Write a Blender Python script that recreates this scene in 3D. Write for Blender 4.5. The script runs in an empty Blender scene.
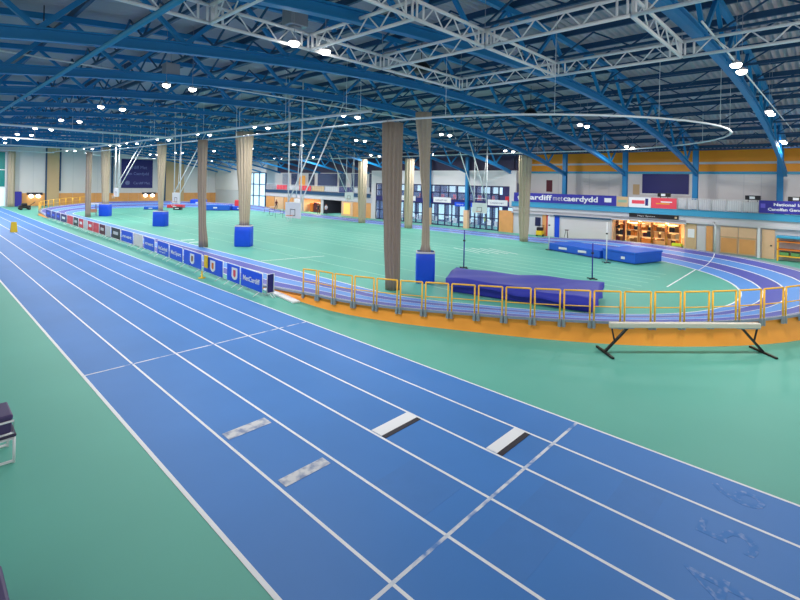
import bpy, bmesh, math, random
from mathutils import Vector, Matrix
random.seed(7)
PI = math.pi
scene = bpy.context.scene
COL = scene.collection

# ------------------------------------------------------------------ helpers
class MB:
    """collects shapes for one mesh object"""
    def __init__(self):
        self.v = []; self.f = []; self.m = []; self.s = []
    def add(self, vs, fs, mi=0, smooth=False):
        o = len(self.v); self.v += [tuple(p) for p in vs]
        for f in fs:
            self.f.append([o + i for i in f]); self.m.append(mi); self.s.append(smooth)
        return self
    def box(self, x0, x1, y0, y1, z0, z1, mi=0):
        if x0 > x1: x0, x1 = x1, x0
        if y0 > y1: y0, y1 = y1, y0
        v = [(x0,y0,z0),(x1,y0,z0),(x1,y1,z0),(x0,y1,z0),(x0,y0,z1),(x1,y0,z1),(x1,y1,z1),(x0,y1,z1)]
        f = [(0,3,2,1),(4,5,6,7),(0,1,5,4),(1,2,6,5),(2,3,7,6),(3,0,4,7)]
        return self.add(v, f, mi)
    def bar(self, p, q, w, h, mi=0, up=(0,0,1)):
        p = Vector(p); q = Vector(q); d = (q - p).normalized(); up = Vector(up)
        if abs(d.dot(up)) > .98: up = Vector((1,0,0))
        s = d.cross(up).normalized() * (w/2); u = s.cross(d).normalized() * (h/2)
        v = [p-s-u, p+s-u, p+s+u, p-s+u, q-s-u, q+s-u, q+s+u, q-s+u]
        f = [(0,1,2,3),(7,6,5,4),(0,4,5,1),(1,5,6,2),(2,6,7,3),(3,7,4,0)]
        return self.add(v, f, mi)
    def tube(self, pts, r, n=8, mi=0, closed=False, caps=True):
        pts = [Vector(p) for p in pts]; N = len(pts); vs = []
        for i, p in enumerate(pts):
            a = pts[(i-1) % N] if (closed or i > 0) else p
            b = pts[(i+1) % N] if (closed or i < N-1) else p
            d = (b - a).normalized()
            up = Vector((0,0,1)) if abs(d.z) < .95 else Vector((1,0,0))
            s = d.cross(up).normalized(); u = s.cross(d).normalized()
            rr = r[i] if isinstance(r, (list, tuple)) else r
            for k in range(n):
                t = 2*PI*k/n; vs.append(p + s*math.cos(t)*rr + u*math.sin(t)*rr)
        fs = []
        for i in range(N if closed else N-1):
            j = (i+1) % N
            for k in range(n):
                l = (k+1) % n
                fs.append((i*n+k, i*n+l, j*n+l, j*n+k))
        if caps and not closed:
            fs.append(tuple(range(n-1,-1,-1))); fs.append(tuple(range((N-1)*n, N*n)))
        return self.add(vs, fs, mi, True)
    def lathe(self, prof, c=(0,0,0), n=20, mi=0, cap=True, smooth=True):
        vs = []; fs = []
        for r, z in prof:
            for k in range(n):
                t = 2*PI*k/n; vs.append((c[0]+r*math.cos(t), c[1]+r*math.sin(t), c[2]+z))
        for i in range(len(prof)-1):
            for k in range(n):
                l = (k+1) % n; fs.append((i*n+k, i*n+l, (i+1)*n+l, (i+1)*n+k))
        if cap:
            fs.append(tuple(range(n-1,-1,-1))); fs.append(tuple(range((len(prof)-1)*n, len(prof)*n)))
        return self.add(vs, fs, mi, smooth)
    def build(self, name, mat, parent=None, world=True, bevel=0, seg=2):
        me = bpy.data.meshes.new(name)
        off = Vector((0,0,0))
        if parent is not None and world:
            p = parent
            while p is not None: off += p.location; p = p.parent
        me.from_pydata([tuple(Vector(p) - off) for p in self.v], [], self.f)
        mats = mat if isinstance(mat, (list, tuple)) else [mat]
        for m in mats: me.materials.append(m)
        me.polygons.foreach_set('material_index', self.m)
        me.polygons.foreach_set('use_smooth', self.s)
        me.update()
        o = bpy.data.objects.new(name, me); COL.objects.link(o)
        if parent is not None: o.parent = parent
        if bevel:
            b = o.modifiers.new('bevel', 'BEVEL'); b.width = bevel; b.segments = seg; b.limit_method = 'ANGLE'
        return o

def tag(o, label=None, cat=None, group=None, kind=None):
    if label: o['label'] = label
    if cat: o['category'] = cat
    if group: o['group'] = group
    if kind: o['kind'] = kind
    return o
def thing(name, label, cat, loc=(0,0,0), rz=0, group=None):
    o = bpy.data.objects.new(name, None); COL.objects.link(o)
    o.empty_display_size = .2
    o.location = loc; o.rotation_euler = (0,0,rz)
    return tag(o, label, cat, group)
def struct(o): return tag(o, kind='structure')
def copy_tree(o, parent=None):
    c = o.copy(); COL.objects.link(c)
    if parent is not None: c.parent = parent
    for ch in list(o.children): copy_tree(ch, c)
    return c
def text_obj(name, body, size, mat, parent, origin, xdir, ydir, width=None, bold=0.0, align='LEFT', depth=.004):
    cu = bpy.data.curves.new(name, 'FONT'); cu.body = body; cu.size = size; cu.extrude = depth
    cu.offset = bold; cu.align_x = align; cu.resolution_u = 3
    tmp = bpy.data.objects.new(name, cu); COL.objects.link(tmp)
    dg = bpy.context.evaluated_depsgraph_get()
    me = bpy.data.meshes.new_from_object(tmp.evaluated_get(dg))
    bpy.data.objects.remove(tmp)
    xs = [v.co.x for v in me.vertices]; w = (max(xs) - min(xs)) if xs else 1
    sx = (width / w) if width else 1
    X = Vector(xdir).normalized(); Y = Vector(ydir).normalized(); Z = X.cross(Y)
    off = Vector((0,0,0)); p = parent
    while p is not None: off += p.location; p = p.parent
    for v in me.vertices:
        v.co = Vector(origin) - off + X * v.co.x * sx + Y * v.co.y + Z * v.co.z
    me.materials.clear(); me.materials.append(mat)
    o = bpy.data.objects.new(name, me); COL.objects.link(o); o.parent = parent
    return o

def lin(h):
    h = h.lstrip('#'); r = [int(h[i:i+2], 16)/255 for i in (0,2,4)]
    return tuple(c/12.92 if c <= .04045 else ((c+.055)/1.055)**2.4 for c in r) + (1,)
def mat(name, col, rough=.6, metal=0, noise=.0, nscale=3.0, emit=0, bump=0, bscale=30, spec=.4, trans=0, alpha=1):
    m = bpy.data.materials.new(name); m.use_nodes = True
    nt = m.node_tree; b = nt.nodes['Principled BSDF']
    c = lin(col)
    b.inputs['Base Color'].default_value = c
    b.inputs['Roughness'].default_value = rough; b.inputs['Metallic'].default_value = metal
    b.inputs['Specular IOR Level'].default_value = spec
    b.inputs['Transmission Weight'].default_value = trans
    b.inputs['Alpha'].default_value = alpha
    if emit:
        b.inputs['Emission Color'].default_value = c; b.inputs['Emission Strength'].default_value = emit
    tc = nt.nodes.new('ShaderNodeTexCoord')
    if noise:
        n = nt.nodes.new('ShaderNodeTexNoise'); n.inputs['Scale'].default_value = nscale; n.inputs['Detail'].default_value = 6
        r = nt.nodes.new('ShaderNodeMapRange'); r.inputs[3].default_value = 1-noise; r.inputs[4].default_value = 1+noise
        mx = nt.nodes.new('ShaderNodeVectorMath'); mx.operation = 'SCALE'; mx.inputs[0].default_value = c[:3]
        nt.links.new(tc.outputs['Object'], n.inputs['Vector']); nt.links.new(n.outputs['Fac'], r.inputs[0])
        nt.links.new(r.outputs[0], mx.inputs['Scale']); nt.links.new(mx.outputs[0], b.inputs['Base Color'])
    if bump:
        n2 = nt.nodes.new('ShaderNodeTexNoise'); n2.inputs['Scale'].default_value = bscale
        bp = nt.nodes.new('ShaderNodeBump'); bp.inputs['Strength'].default_value = bump; bp.inputs['Distance'].default_value = .02
        nt.links.new(tc.outputs['Object'], n2.inputs['Vector']); nt.links.new(n2.outputs['Fac'], bp.inputs['Height'])
        nt.links.new(bp.outputs[0], b.inputs['Normal'])
    return m
def worn_mat(name, paint, under, cover=.5, scale=9):
    """chipped paint: noise picks paint or the surface below"""
    m = mat(name, paint, .7); nt = m.node_tree; b = nt.nodes['Principled BSDF']
    tc = nt.nodes.new('ShaderNodeTexCoord'); n = nt.nodes.new('ShaderNodeTexNoise')
    n.inputs['Scale'].default_value = scale; n.inputs['Detail'].default_value = 8
    cr = nt.nodes.new('ShaderNodeValToRGB')
    cr.color_ramp.elements[0].position = cover-.08; cr.color_ramp.elements[0].color = lin(under)
    cr.color_ramp.elements[1].position = cover+.12; cr.color_ramp.elements[1].color = lin(paint)
    nt.links.new(tc.outputs['Object'], n.inputs['Vector']); nt.links.new(n.outputs['Fac'], cr.inputs[0])
    nt.links.new(cr.outputs[0], b.inputs['Base Color'])
    return m

M = dict(
    green=mat('green_sports_floor', '#5fb0a0', .55, noise=.09, nscale=.3, spec=.3),
    blue=mat('blue_track', '#427fc8', .55, noise=.16, nscale=.3, spec=.3),
    lane_a=mat('oval_lane_sky_blue', '#5e96e0', .5, noise=.05, nscale=.8, spec=.3),
    lane_b=mat('oval_lane_violet', '#565bb4', .5, noise=.05, nscale=.8, spec=.3),
    white=mat('white_line_paint', '#eef0f4', .6),
    paleline=mat('pale_line_paint', '#a9dccb', .6),
    black=mat('black_line_paint', '#2b2732', .6),
    ply=mat('orange_plywood', '#ffa43a', .5, noise=.10, nscale=1.6),
    yellow=mat('yellow_rail_paint', '#ffc23a', .4),
    grey=mat('grey_steel', '#9aa0aa', .4, metal=.3),
    lip=mat('grey_nosing', '#8a93a8', .5),
    truss=mat('blue_truss_paint', '#1a7cb6', .45),
    trussd=mat('dark_blue_purlin_paint', '#20496e', .5),
    ties=mat('blue_tie_paint', '#3a90c0', .4),
    deck=mat('roof_deck_steel', '#b9aeb6', .6, noise=.05, nscale=.6),
    alu=mat('aluminium_truss', '#f0eef0', .35, metal=0),
    rail=mat('white_rail_paint', '#eceff2', .4),
    net=mat('beige_netting', '#b8aa96', .9, noise=.08, nscale=6, spec=.1),
    netd=mat('taupe_netting', '#9c8d7f', .9, noise=.08, nscale=6, spec=.1),
    royal=mat('royal_blue_vinyl', '#1450e0', .45, noise=.05, nscale=5),
    mat1=mat('high_jump_mat_blue', '#1f5fd0', .5, noise=.06, nscale=3),
    mat2=mat('vault_cover_violet', '#2f37ac', .55, noise=.10, nscale=2.5, bump=.3, bscale=4),
    navy=mat('navy_vinyl', '#23246e', .5),
    navyb=mat('navy_sign_violet', '#33309a', .5),
    darkglass=mat('dark_navy_frame', '#1a1f4a', .4),
    wallw=mat('white_cladding', '#d9d6d8', .6, noise=.03, nscale=.7),
    wallg=mat('pale_grey_wall', '#c8c8ce', .6, noise=.03, nscale=.7),
    wood=mat('orange_wood_panel', '#e2a263', .5, noise=.14, nscale=1.4),
    woodl=mat('pale_wood_door', '#e4bd98', .5, noise=.09, nscale=2.5),
    amber=mat('amber_cladding', '#f09a26', .5, noise=.06, nscale=.8),
    beam=mat('balcony_beam_blue', '#3f9cc4', .45),
    plum=mat('dark_purple_strip', '#3a3350', .6),
    tan=mat('tan_pilaster', '#c9ac86', .7, noise=.05, nscale=1),
    red=mat('red_banner', '#d93a48', .5),
    pink=mat('red_pink_banner', '#e2475a', .5),
    maroon=mat('dark_maroon', '#5c2230', .6),
    char=mat('charcoal', '#2b2b33', .5),
    blk=mat('black_steel', '#1c1b20', .4),
    cream=mat('cream_beam', '#d8d0c4', .55, noise=.03, nscale=4),
    purple=mat('dark_purple_pad', '#4a3d6b', .5),
    lens=mat('lamp_lens', '#fff8ee', .3, emit=16),
    flood=mat('flood_lens', '#fff8ee', .3, emit=6),
    warm=mat('warm_lit_bulb', '#ffd9a0', .3, emit=10),
    teal=mat('teal_glass', '#1c8f8c', .15, spec=.6),
    pane_glow=mat('glowing_pane', '#bfe0f2', .2, emit=.9),  # daylight in the far windows, added glow on the lobby back wall
    yel=mat('yellow_plastic', '#e6c01c', .45),
    orange=mat('orange_cloth', '#d9772a', .7),
    brown=mat('brown_cardboard', '#8a5a32', .7),
    skin=mat('skin', '#c68e74', .6),
    hair=mat('dark_hair', '#2a2018', .7),
    jean=mat('dark_trousers', '#25283c', .7),
    hivis=mat('hivis_yellow', '#d8e83a', .6),
    board=mat('white_backboard', '#e6e8ec', .4),
    glass=mat('window_glass', '#8fa8d0', .05, trans=.0, alpha=.22, spec=.6),
    lobby=mat('lobby_wall', '#3d4378', .6, noise=.1, nscale=1),
    worn=worn_mat('worn_white_board', '#d6d8dc', '#8a98b8', .44, 5),
    wornline=worn_mat('worn_cross_line', '#dfe3ea', '#5d8acb', .43, 3.5),
    wornno=worn_mat('worn_number', '#8fa6d6', '#427fc8', .57, 9),
)
def dv(n): return n  # readability only

# ------------------------------------------------------------------ floor and sprint straight
L0, LW = 3.42, 1.22
X6 = L0 + 6*LW
struct(MB().box(-14, 62, -8, 103, -.2, 0).build('floor', M['green']))
trk = MB()
for i in range(6):
    trk.box(L0 + i*LW, L0 + (i+1)*LW, -5, 98, .0, .004)
struct(trk.build('sprint_track', M['blue']))
ll = MB()
for i in range(7):
    w = .055 if i else .075
    ll.box(L0 + i*LW - w/2, L0 + i*LW + w/2, -5, 98, .003, .007)
struct(ll.build('lane_lines', M['white']))
for n, y in (('start_line', 4.38), ('hurdle_line', 14.96)):
    struct(MB().box(L0, X6, y-.03, y+.03, .004, .0085).build(n, M['wornline'] if n == 'hurdle_line' else M['wornline']))
# darker replacement patches in the surface
pt = MB()
for x0, x1, y0, y1 in ((L0+3*LW, L0+4*LW, 3.0, 3.9), (L0+2*LW, L0+3*LW, 4.9, 6.1), (L0+4*LW, L0+5*LW, 2.2, 2.9), (L0+2*LW, L0+3*LW, 3.1, 3.9)):
    pt.box(x0+.04, x1-.04, y0, y1, .003, .0055)
struct(pt.build('track_patches', mat('track_patch', '#407cc4', .6, noise=.06)))
# take-off boards
for k, (i, y0, y1, kind) in enumerate(((3, 7.12, 7.44, 'n'), (4, 5.02, 5.28, 'n'), (1, 9.25, 9.56, 'w'), (1, 7.12, 7.38, 'w'))):
    x0 = L0 + i*LW + .04; x1 = L0 + (i+1)*LW - .04
    if kind == 'n':
        lab = ('white take-off board with black edge strip in fourth lane, farther of the two clean boards',
               'white take-off board with black edge strip in fifth lane, beside the near cross line')[k]
        t = thing('takeoff_board', lab, 'take-off board', ((x0+x1)/2, (y0+y1)/2, .004), group='white take-off boards')
        MB().box(x0, x1, y0, y1, .004, .016).build('board_face', M['white'], t)
        MB().box(x0, x1, y0-.12, y0, .004, .014).build('indicator_strip', M['black'], t)
    else:
        lab = ('scuffed grey-white board in second lane, farther of the two worn boards',
               'scuffed grey-white board in second lane, nearer of the two worn boards')[k-2]
        tag(MB().box(x0+.06, x1-.08, y0, y1, .004, .012).build('takeoff_board', M['worn']), lab, 'take-off board', 'worn take-off boards')
for d, x, y in (('6', 10.0, .9), ('5', 8.66, .85), ('4', 7.45, .8)):
    o = text_obj('lane_number', d, 1.15, M['wornno'], None, (x, y, .006), (1,0,0), (0,1,0), width=.5, depth=.001)
    struct(o)
# faint infield court lines
il = MB()
for k in range(7): il.box(25.6 + k*1.22 - .03, 25.6 + k*1.22 + .03, 8, 85, .0, .004)
for x in (19.2, 21.6, 36.5, 38.8): il.box(x-.025, x+.025, 12, 82, .0, .004)
struct(il.build('infield_lines', M['paleline']))
wl = MB()
wl.bar((16.4,28.1,.004), (20.9,27.1,.004), .07, .006)
wl.bar((28.86,6.95,.004), (36.4,7.1,.004), .08, .006)
for k in range(5): wl.bar((33.0-.5*k, 18.4+.55*k, .004), (33.9-.5*k, 21.6+.55*k, .004), .07, .006)
for y in (39.8, 41.6): wl.bar((16.5, y, .004), (17.6, y-.2, .004), .25, .006)
struct(wl.build('infield_marks', M['white']))

# ------------------------------------------------------------------ banked oval
CX, CY0, CY1, RI, WID = 28.7, 16.5, 77.0, 12.5, 3.6
RT = [(180,12.5),(194,12.12),(204,11.82),(216,11.9),(227,12.18),(236,12.42),(245,12.66),(256,12.82),(266,12.84),(281,12.72),
      (297,12.45),(309,12.2),(326,12.02),(343,12.25),(360,12.5)]
def near_r(deg):
    for i, ((a0, r0), (a1, r1)) in enumerate(zip(RT, RT[1:])):
        if a0 <= deg <= a1 + 1e-6:
            m0 = (r1 - RT[i-1][1])/(a1 - RT[i-1][0]) if i else 0
            m1 = (RT[i+2][1] - r0)/(RT[i+2][0] - a0) if i+2 < len(RT) else 0
            t = (deg-a0)/(a1-a0); h = a1-a0
            return (2*t**3-3*t*t+1)*r0 + (t**3-2*t*t+t)*h*m0 + (-2*t**3+3*t*t)*r1 + (t**3-t*t)*h*m1
    return 12.5
def oval_st(kind, a):
    """(inner point, outward dir, lip height)"""
    if kind == 'L' or kind == 'R':
        s = -1 if kind == 'L' else 1
        h = 0
        for c, sg in ((CY0, 1), (CY1, -1)):
            t = (a - c)*sg
            if t < 6.5: h = max(h, .45*(1 - t/6.5))
        return Vector((CX + s*RI, a, 0)), Vector((s,0,0)), h
    c = CY0 if kind == 'N' else CY1
    sn = math.sin(2*a)**2
    r = near_r(math.degrees(a)) if kind == 'N' else RI*(1 - .05*sn)
    d = Vector((math.cos(a), math.sin(a), 0))
    q = min(abs(math.cos(a)), 1); ang = math.acos(q)     # 0 at the side, pi/2 at the apex
    h = .45 + .43*min(1, ang/math.radians(72))
    return Vector((CX, c, 0)) + d*r, d, h
ST = []
for k in range(31): ST.append(oval_st('L', CY1 - (CY1-CY0)*k/31))
for k in range(60): ST.append(oval_st('N', PI + PI*k/60))
for k in range(31): ST.append(oval_st('R', CY0 + (CY1-CY0)*k/31))
for k in range(60): ST.append(oval_st('F', PI*k/60))
def op(st, u, dz=0):
    p, d, h = st
    q = p + d*u
    q.z = .006 + h*max(u, 0)/WID + dz
    return q
def oval_strip(us, dz=0, mi=0, mb=None, sub=None):
    mb = mb or MB(); vs = []; fs = []; n = len(us); S = sub or ST; closed = sub is None
    for st in S:
        for u in us: vs.append(op(st, u, dz))
    for i in range(len(S) if closed else len(S)-1):
        j = (i+1) % len(S)
        for k in range(n-1): fs.append((i*n+k, i*n+k+1, j*n+k+1, j*n+k))
    return mb.add(vs, fs, mi, True)
oval = thing('banked_track', 'banked four-lane blue oval running track with orange plywood outer wall', 'running track', (CX, CY0, 0))
for k, nm in enumerate(('a','b','a','b')):
    mb = oval_strip([k*.9, k*.9+.45, k*.9+.9])
    o = mb.build('running_lane', M['lane_'+nm], oval)
for u in (0, .9, 1.8, 2.7, 3.57):
    w = .035 if u else .05
    oval_strip([u-w, u+w], dz=.008).build('lane_line', M['white'], oval)
# cross line on the right bend
sk = MB(); vs = []; fs = []
SK = [s for s in ST if s[2] > .02]
i0 = [i for i in range(len(ST)) if ST[i][2] > .02 and ST[i-1][2] <= .02]
for start in i0:
    run = []; i = start
    while ST[i % len(ST)][2] > .02 and len(run) < 140: run.append(ST[i % len(ST)]); i += 1
    o = len(vs)
    m1 = MB(); a = []; f = []
    m2 = MB(); b = []; g = []
    for st in run:
        t = op(st, WID+.10); t2 = op(st, WID+.30); t2.z = 0; a += [t2, Vector((t.x, t.y, t.z-.02))]
        pts = [op(st, WID-.02, .012), op(st, WID+.26, .012), op(st, WID+.26, -.07), op(st, WID-.02, -.07)]
        b += pts
    for i in range(len(run)-1):
        f.append((2*i, 2*i+2, 2*i+3, 2*i+1))
        for k in range(4):
            l = (k+1) % 4; g.append((4*i+k, 4*i+l, 4*i+4+l, 4*i+4+k))
    m1.add(a, f, 0, False).build('plywood_skirt', M['ply'], oval)
    m2.add(b, g, 0, False).build('edge_nosing', M['lip'], oval)
# start line across the bank, running on to the infield
rl = MB(); rv = []
for i in range(13):
    a_ = 308 + 13.5*i/12
    for da in (0, .32): rv.append(op(oval_st('N', math.radians(a_+da)), WID*i/12, .009))
rl.add(rv, [(2*i, 2*i+1, 2*i+3, 2*i+2) for i in range(12)]).build('relay_line', M['white'], oval)

# ------------------------------------------------------------------ yellow guard rails on the bank
def outer_pts(kind, a0, a1, step):
    """points along the lip at about even spacing"""
    dense = []
    n = 400
    for i in range(n+1):
        dense.append(op(oval_st(kind, a0 + (a1-a0)*i/n), WID+.24))
    out = [dense[0]]; acc = 0
    for i in range(n):
        acc += (dense[i+1]-dense[i]).length
        if acc >= step: out.append(dense[i+1]); acc = 0
    return out
def guard_panel(p, q, label, group):
    mid = (p+q)/2
    t = thing('guard_rail', label, 'guard rail', mid, group=group)
    d = (q-p).normalized(); a = p + d*.07; b = q - d*.07
    H = 1.06
    for e in (a, b):
        MB().tube([e + Vector((0,0,-.18)), e + Vector((0,0,H))], .032, 6).build('post', M['yellow'], t)
        MB().box(e.x-.05, e.x+.05, e.y-.05, e.y+.05, e.z-.24, e.z+.03).build('bracket', M['grey'], t)
    MB().tube([a + Vector((0,0,H)), b + Vector((0,0,H))], .032, 6).build('top_rail', M['yellow'], t)
    MB().tube([a + Vector((0,0,.52)), b + Vector((0,0,.52))], .02, 6).build('mid_rail', M['yellow'], t)
ORD = ['first','second','third','fourth','fifth','sixth','seventh','eighth','ninth','tenth','eleventh','twelfth','thirteenth',
       'fourteenth','fifteenth','sixteenth','seventeenth','eighteenth','nineteenth','twentieth','twenty-first','twenty-second',
       'twenty-third','twenty-fourth','twenty-fifth','twenty-sixth','twenty-seventh','twenty-eighth','twenty-ninth','thirtieth','thirty-first','thirty-second','thirty-third','thirty-fourth','thirty-fifth','thirty-sixth','thirty-seventh','thirty-eighth']
P = outer_pts('L', 17.6, CY0, 1.3)[:1] + outer_pts('N', PI, PI + math.radians(112), .97)
for i in range(len(P)-1):
    guard_panel(P[i], P[i+1], f'yellow tubular guard rail on near bend, {ORD[i]} panel from its left end', 'yellow guard rails on the near bend')
P = outer_pts('F', PI, PI - math.radians(62), 1.5)
for i in range(len(P)-1):
    guard_panel(P[i], P[i+1], f'yellow guard rail on far bend, {ORD[i]} panel from the left straight', 'yellow guard rails on the far bend')
tag(MB().bar((12.35,20.6,.05), (12.0,17.5,.05), .35, .09).build('ramp_strip', M['white'], None, bevel=.02), 'long white strip lying on green floor beyond the last blue barrier', 'floor strip')

# ------------------------------------------------------------------ banner barriers along the straight
def barrier(y0, y1, x0, x1, face, label, art=None):
    """y0 nearer end"""
    p = Vector((x0, y0, 0)); q = Vector((x1, y1, 0)); d = (q-p).normalized(); n = Vector((0,0,1)).cross(d)  # n towards -X
    if n.x > 0: n = -n
    mid = (p+q)/2
    t = thing('crowd_barrier', label, 'barrier', mid, group='barriers along the sprint straight')
    fr = MB()
    a = p + d*.04; b = q - d*.04
    fr.tube([a + Vector((0,0,.16)), a + Vector((0,0,1.08)), b + Vector((0,0,1.08)), b + Vector((0,0,.16))], .022, 6)
    fr.tube([a + Vector((0,0,.2)), b + Vector((0,0,.2))], .018, 6)
    fr.build('frame', M['rail'], t)
    c = MB(); e = n*.035
    va = [a+e+Vector((0,0,.2)), b+e+Vector((0,0,.2)), b+e+Vector((0,0,1.05)), a+e+Vector((0,0,1.05))]
    vb = [v - n*.015 for v in va]
    c.add(va+vb, [(0,1,2,3),(7,6,5,4),(0,4,5,1),(1,5,6,2),(2,6,7,3),(3,7,4,0)])
    cl = c.build('banner_cloth', M[face], t)
    for g in (a + d*.25, b - d*.25):
        MB().tube([g + n*.32 + Vector((0,0,.02)), g + Vector((0,0,.2)), g - n*.32 + Vector((0,0,.02))], .018, 6).build('foot', M['board'], t)
    w = (b-a).length; ex = n*.04
    if art and art[0] == 'crest':
        at = art[1]; cc = b - d*(w*at) + ex + Vector((0,0,.64))
        m = MB(); pts = [(-.33,.3),(.33,.3),(.33,-.16),(.2,-.27),(0,-.32),(-.2,-.27),(-.33,-.16)]
        m.add([cc - d*x + Vector((0,0,z)) + n*.004 for x, z in pts], [tuple(range(7))]).build('crest', M['board'], cl)
        m = MB(); pts = [(-.14,.18),(.14,.18),(.14,-.1),(0,-.2),(-.14,-.1)]
        m.add([cc - d*x + Vector((0,0,z)) + n*.008 for x, z in pts], [tuple(range(5))]).build('crest_emblem', M[art[2]], cl)
    elif art and art[0] == 'text':
        text_obj('lettering', art[1], .34, M['board'], cl, b - d*(w*.1) + ex + n*.003 + Vector((0,0,.52)), -d, (0,0,1), width=w*.8, bold=.006, depth=.002)
        if len(art) > 2:
            text_obj('small_lettering', art[2], .15, M['board'], cl, b - d*(w*.2) + ex + n*.003 + Vector((0,0,.34)), -d, (0,0,1), width=w*.55, depth=.002)
    elif art and art[0] == 'block':
        cc = (a+b)/2 + ex + Vector((0,0,.64))
        m = MB(); m.add([cc + d*x + Vector((0,0,z)) + n*.004 for x, z in ((-w*.28,-.12),(w*.28,-.12),(w*.28,.14),(-w*.28,.14))], [(0,1,2,3)])
        m.build('printed_panel', M[art[1]], cl)
    return t
BR = [ # nearer end, farther end, cloth, art, label
 (19.45, 21.65, 'royal', ('text','MetCardiff'), 'blue banner barrier with wide white lettering, last before the yellow rails'),
 (21.75, 23.25, 'royal', ('crest', .62, 'pink'), 'blue banner barrier with white crest and red emblem, next to the lettered nearest one'),
 (23.75, 26.3, 'royal', ('crest', .5, 'orange'), 'blue banner barrier with white crest and a yellow bib hung on it'),
 (26.6, 29.4, 'royal', ('crest', .5, 'brown'), 'blue banner barrier with white crest, just beyond the one with the yellow bib'),
 (29.6, 31.9, 'royal', ('text','Met Sport'), 'blue banner barrier with one white line of lettering, just beyond the crested ones'),
 (32.1, 34.4, 'royal', ('text','MetCaerdydd','met sport'), 'blue banner barrier with two white lines of lettering, mid row'),
 (35.0, 37.4, 'royal', ('text','met'), 'blue banner barrier with short white mark, beside the bare white one'),
 (37.8, 39.9, 'wallw', None, 'bare white barrier between two blue banner barriers'),
 (40.1, 42.9, 'royal', ('text','met'), 'blue banner barrier with short white mark, beyond the bare white one'),
 (43.2, 45.6, 'char', ('block','wallg'), 'black banner barrier with white print, next to a pale bare one'),
 (45.9, 47.2, 'wallg', None, 'pale grey bare barrier between black and maroon banners'),
 (47.4, 49.2, 'maroon', ('block','wallg'), 'dark maroon banner barrier at near end of the red ones'),
 (49.4, 51.3, 'red', ('block','pink'), 'red banner barrier, nearest of the red ones'),
 (51.4, 53.2, 'red', ('block','board'), 'red banner barrier with white print, second red one from the near end'),
 (53.4, 54.6, 'wallg', None, 'pale grey bare barrier between two groups of red banners'),
 (54.8, 56.6, 'red', ('block','board'), 'red banner barrier standing alone between grey and black neighbours'),
 (56.8, 58.8, 'char', ('block','wallg'), 'charcoal banner barrier between two red ones, far part of row'),
 (59.0, 61.6, 'red', ('block','pink'), 'red banner barrier, farthest of the red ones'),
 (61.8, 64.6, 'navy', ('block','board'), 'navy banner barrier with white square, just beyond the farthest red one'),
 (64.8, 67.0, 'navyb', ('block','royal'), 'violet-blue barrier, third from the far end of the row'),
 (67.2, 69.6, 'navyb', ('block','royal'), 'violet-blue barrier, second from the far end of the row'),
 (69.8, 72.8, 'navyb', ('block','royal'), 'violet-blue barrier at the far end of the row'),
]
def bx(y): return 11.45 + min(1, max(0, (y-19)/20))*.85 if y < 39 else 12.3
for y0, y1, face, art, lab in BR:
    barrier(y0, y1, bx(y0), bx(y1), face, lab, art)
barrier(19.2, 19.24, 11.5, 11.95, 'navy', 'short navy barrier turned sideways at near end of the row')
bib = MB(); bib.box(11.58, 11.64, 25.55, 25.95, .45, 1.12).box(11.54, 11.68, 25.6, 25.9, 1.09, 1.14)
tag(bib.build('yellow_bib', M['yel'], bevel=.02), 'yellow bib hung over the top of a blue crested barrier', 'bib')
tag(MB().lathe([(.2,0),(.2,.03),(.05,.05),(.03,.4)], (11.2, 25.3, 0), 12).build('marker_cone', M['yel']), 'small yellow marker at foot of the blue barriers', 'cone')
# yellow A-board in the far lanes
t = thing('folding_sign', 'yellow folding caution sign standing in far lanes of the sprint track', 'sign', (7.1, 56.4, 0))
for s in (-1, 1):
    MB().add([(6.85,56.4+s*.3,.0),(7.35,56.4+s*.3,.0),(7.3,56.4+s*.04,.95),(6.9,56.4+s*.04,.95),
              (6.85,56.4+s*.26,.0),(7.35,56.4+s*.26,.0),(7.3,56.4,.95),(6.9,56.4,.95)],
             [(0,1,2,3),(7,6,5,4),(0,4,5,1),(1,5,6,2),(2,6,7,3),(3,7,4,0)]).build('panel', M['yel'], t)

# ------------------------------------------------------------------ roof: deck, trusses, purlins, ties
def A(x): return 10.25 - .0042*(x-18.5)**2
def D(x): return 12.5 - .0037*(x-18.5)**2
dk = MB(); vs = []; fs = []
xs = [-12 + i*(62.5/26) for i in range(27)]
NY = 360; y0, y1 = -7.0, 101.5
ys = []
for i in range(NY+1):
    base = y0 + (y1-y0)*i/NY
    ys += [(base, 0.0), (base+.09, .09), (base+.19, .09), (base+.28, 0.0)] if i < NY else [(base, 0)]
for y, dz in ys:
    for x in xs: vs.append((x, y, D(x)+dz))
nx = len(xs)
for j in range(len(ys)-1):
    for i in range(nx-1): fs.append((j*nx+i, (j+1)*nx+i, (j+1)*nx+i+1, j*nx+i+1))
struct(dk.add(vs, fs).build('ceiling', M['deck']))

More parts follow.
